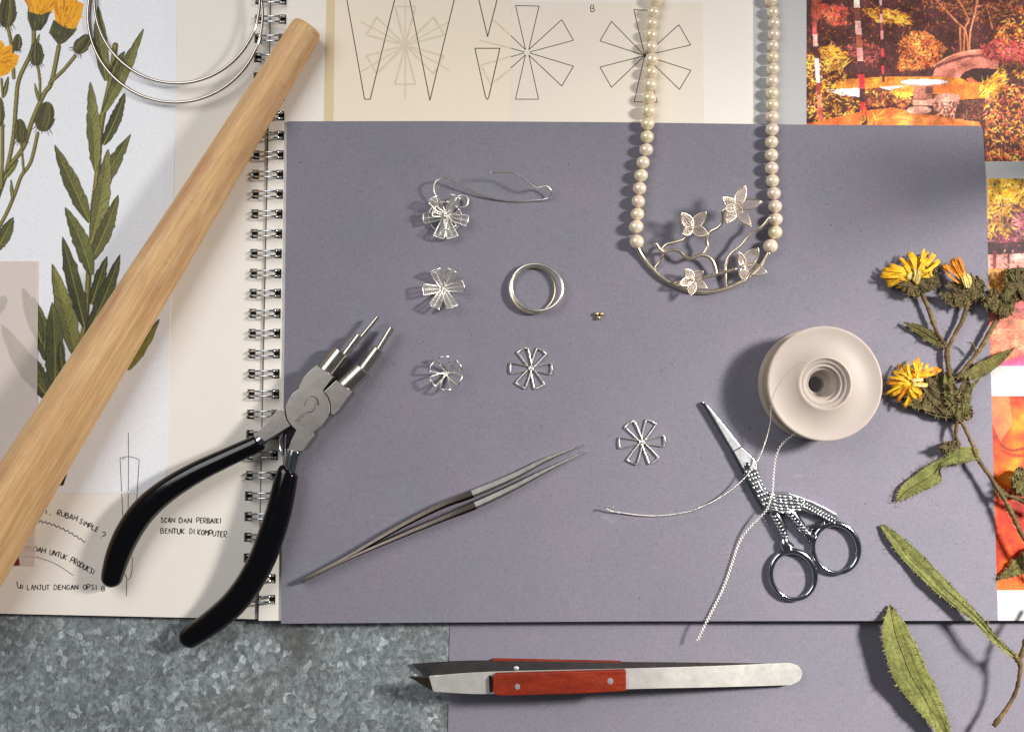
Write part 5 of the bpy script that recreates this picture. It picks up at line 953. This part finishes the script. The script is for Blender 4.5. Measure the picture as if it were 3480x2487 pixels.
# buds at the right
calyx(df, k3([(1400, 720), (1460, 640), (1540, 680), (1570, 800), (1530, 900), (1440, 880), (1350, 800), (1320, 720)]), zp + .3, 3.2, SP_, hb, name='bud'); calyx(df, k3([(1560, 800), (1590, 640), (1620, 560), (1670, 660), (1690, 800), (1690, 900), (1620, 960), (1550, 930)]), zp + .8, 3.2, SP_, hb, name='bud'); calyx(df, k3([(1640, 560), (1650, 430), (1660, 350), (1760, 330), (1880, 350), (1960, 500), (1960, 680), (1850, 740), (1720, 720), (1660, 650)]), zp + .3, 3.6, SP_, hb, name='bud')
for P, wd in (([(1480, 850), (1450, 580)], 30), ([(1540, 860), (1480, 640)], 26), ([(1600, 900), (1600, 560)], 34), ([(1650, 900), (1690, 640)], 30), ([(1700, 680), (1650, 360)], 40), ([(1780, 700), (1740, 350)], 36), ([(1860, 720), (1850, 340)], 36), ([(1420, 860), (1330, 690)], 30)):
    a, b_ = k3(P); spine(df, a, b_, wd, zp + 2.4, zp + 2.8, SP_ if wd != 40 else LD, hb, 4, name='sepal', nh=30, cup=1.0)
dstem(df, [(3400, 1080, zp + 1), (3420, 1060, zp + 1), (3450, 1020, zp + 1), (3490, 1000, zp + 1)], [9, 8, 9], hair=hb)
# lower flower head, facing left
k4 = lambda P: [(2780 + x / 2.707, 800 + y / 2.707) for x, y in P]; cc = k4([(880, 1340)])[0]
calyx(df, k4([(860, 1440), (960, 1330), (1040, 1280), (1120, 1300), (1160, 1420), (1180, 1560), (1060, 1590), (940, 1560)]), zp - .4, 2.6, SP_, hb)
for i, (tx, ty) in enumerate(((635, 1350), (625, 1462), (655, 1310), (700, 1250), (745, 1185), (790, 1200), (830, 1175), (880, 1160), (920, 1135), (960, 1180), (1000, 1185), (1040, 1220), (1125, 1235), (1080, 1280), (1015, 1370), (990, 1430), (945, 1535), (900, 1500), (800, 1575), (830, 1520), (725, 1525), (760, 1480), (690, 1390), (680, 1470), (850, 1220), (780, 1280), (720, 1330), (900, 1240), (960, 1250), (740, 1420))):
  for rp in range(2):
    e = np.array(k4([(tx, ty)])[0]); e = e + (0 if rp == 0 else rng.normal(0, 9, 2) + (np.array(cc) - e) * rng.uniform(.1, .4)); o_ = np.array(cc) + (e - cc) * .1 + rng.normal(0, 7, 2); strap(df, o_, e, 6, rng.uniform(9, 15), zp + 3.2, zp + rng.uniform(.2, 3.5), M['petal'] if i % 4 else M['petal2'], arch=rng.uniform(.6, 2.2))
for P in ([(860, 1340), (960, 1330)], [(870, 1370), (1000, 1380)], [(860, 1390), (950, 1450)], [(850, 1400), (900, 1490)]): a, b_ = k4(P); strap(df, a, b_, 10, 15, zp + 4.6, zp + 4.2, M['pale'] if P[0][1] < 1380 else M['petal'], arch=.5)
# right-edge leaf and bud
spine(df, (3560, 1850), (3393, 1968), 58, zp + 2, ZG + .6, LD, hb, -6, nh=90); calyx(df, [(3440, 1640), (3452, 1600), (3470, 1588), (3500, 1600), (3510, 1650), (3490, 1684), (3455, 1680)], zp + 2, 3.4, SP_, hb, name='bud')
for b_, t_ in (((3470, 1670), (3436, 1618)), ((3480, 1670), (3466, 1584)), ((3490, 1670), (3500, 1588)), ((3460, 1660), (3450, 1596))): spine(df, b_, t_, 18, zp + 3.4, zp + 5, SP_, hb, 3, name='sepal', nh=30)
obj('bristles', hb, M['hair'], df, kind='stuff')
# sprig with one long leaf
sg = thing('dried_sprig', 'dried sprig with one long narrow hairy leaf pointing at the scissor handles', 'dried leaf', 3300, 2110, ZG); hb = MB()
loft(sg, [(2990, 1786), (3022, 1836), (3057, 1887), (3090, 1924), (3124, 1957), (3186, 2016), (3260, 2075), (3305, 2109), (3334, 2138), (3371, 2179), (3440, 2234)], [(3004, 1780), (3040, 1804), (3076, 1832), (3110, 1862), (3149, 1898), (3197, 1950), (3246, 2001), (3297, 2053), (3334, 2094), (3386, 2157), (3456, 2228)], lambda t: ZG + .8 + 4.6 * t, M['leafl'], hair=hb, nh=230, n=56, cup=.5)
dstem(sg, [(3440, 2222, ZG + 5), (3456, 2236, ZG + 5.2), (3467, 2258, ZG + 5.2), (3465, 2294, ZG + 5), (3452, 2349, ZG + 4.6), (3423, 2404, ZG + 4), (3376, 2466, ZG + 3.2)], [9, 11, 8, 7, 8, 9], hair=hb, nh=20)
dstem(sg, [(3462, 2246, ZG + 5.2), (3476, 2210, ZG + 5.6), (3490, 2160, ZG + 5.6), (3540, 2060, ZG + 5)], [9, 8, 7], hair=hb, nh=30)
obj('bristles', hb, M['hair'], sg, kind='stuff')
lf = thing('dried_leaf', 'broad dried green hairy leaf crossing the bottom edge, nearest the lower right corner', 'dried leaf', 3100, 2300, 0.3); hb = MB()
loft(lf, [(3023, 2056), (3008, 2092), (2999, 2130), (2998, 2157), (3005, 2205), (3020, 2256), (3039, 2308), (3076, 2364), (3131, 2426), (3179, 2482), (3220, 2560)], [(3027, 2056), (3040, 2068), (3053, 2087), (3076, 2116), (3098, 2160), (3124, 2208), (3149, 2271), (3179, 2327), (3201, 2386), (3231, 2478), (3246, 2560)], lambda t: ZG + 1.0 + 1.4 * math.sin(math.pi * min(t * 1.2, 1)) - 1.5 * t, M['leafl'], hair=hb, nh=260, n=56, m=19, cup=.9)
obj('bristles', hb, M['hair'], lf, kind='stuff')

# ---- unseen blocker added beyond the upper right to cast the soft corner shadow
bt = at(4050, 480, 4.5); prof = [(0.0, 4.5), (18, 4.5), (20, 6.5), (20, 52), (19, 62), (13, 70), (8.5, 76), (7.4, 84), (7.2, 142), (8.2, 142.5), (8.2, 148), (0.0, 148)]
tag(obj('shadow_blocker', MB().lathe(bt, [(r * 1e-3, z * 1e-3) for r, z in prof], 48), plain('blocker_brown', (58, 36, 20), 0.2), angle=50), 'unseen brown blocker added beyond the upper right to shade the card corner', 'shadow_blocker')
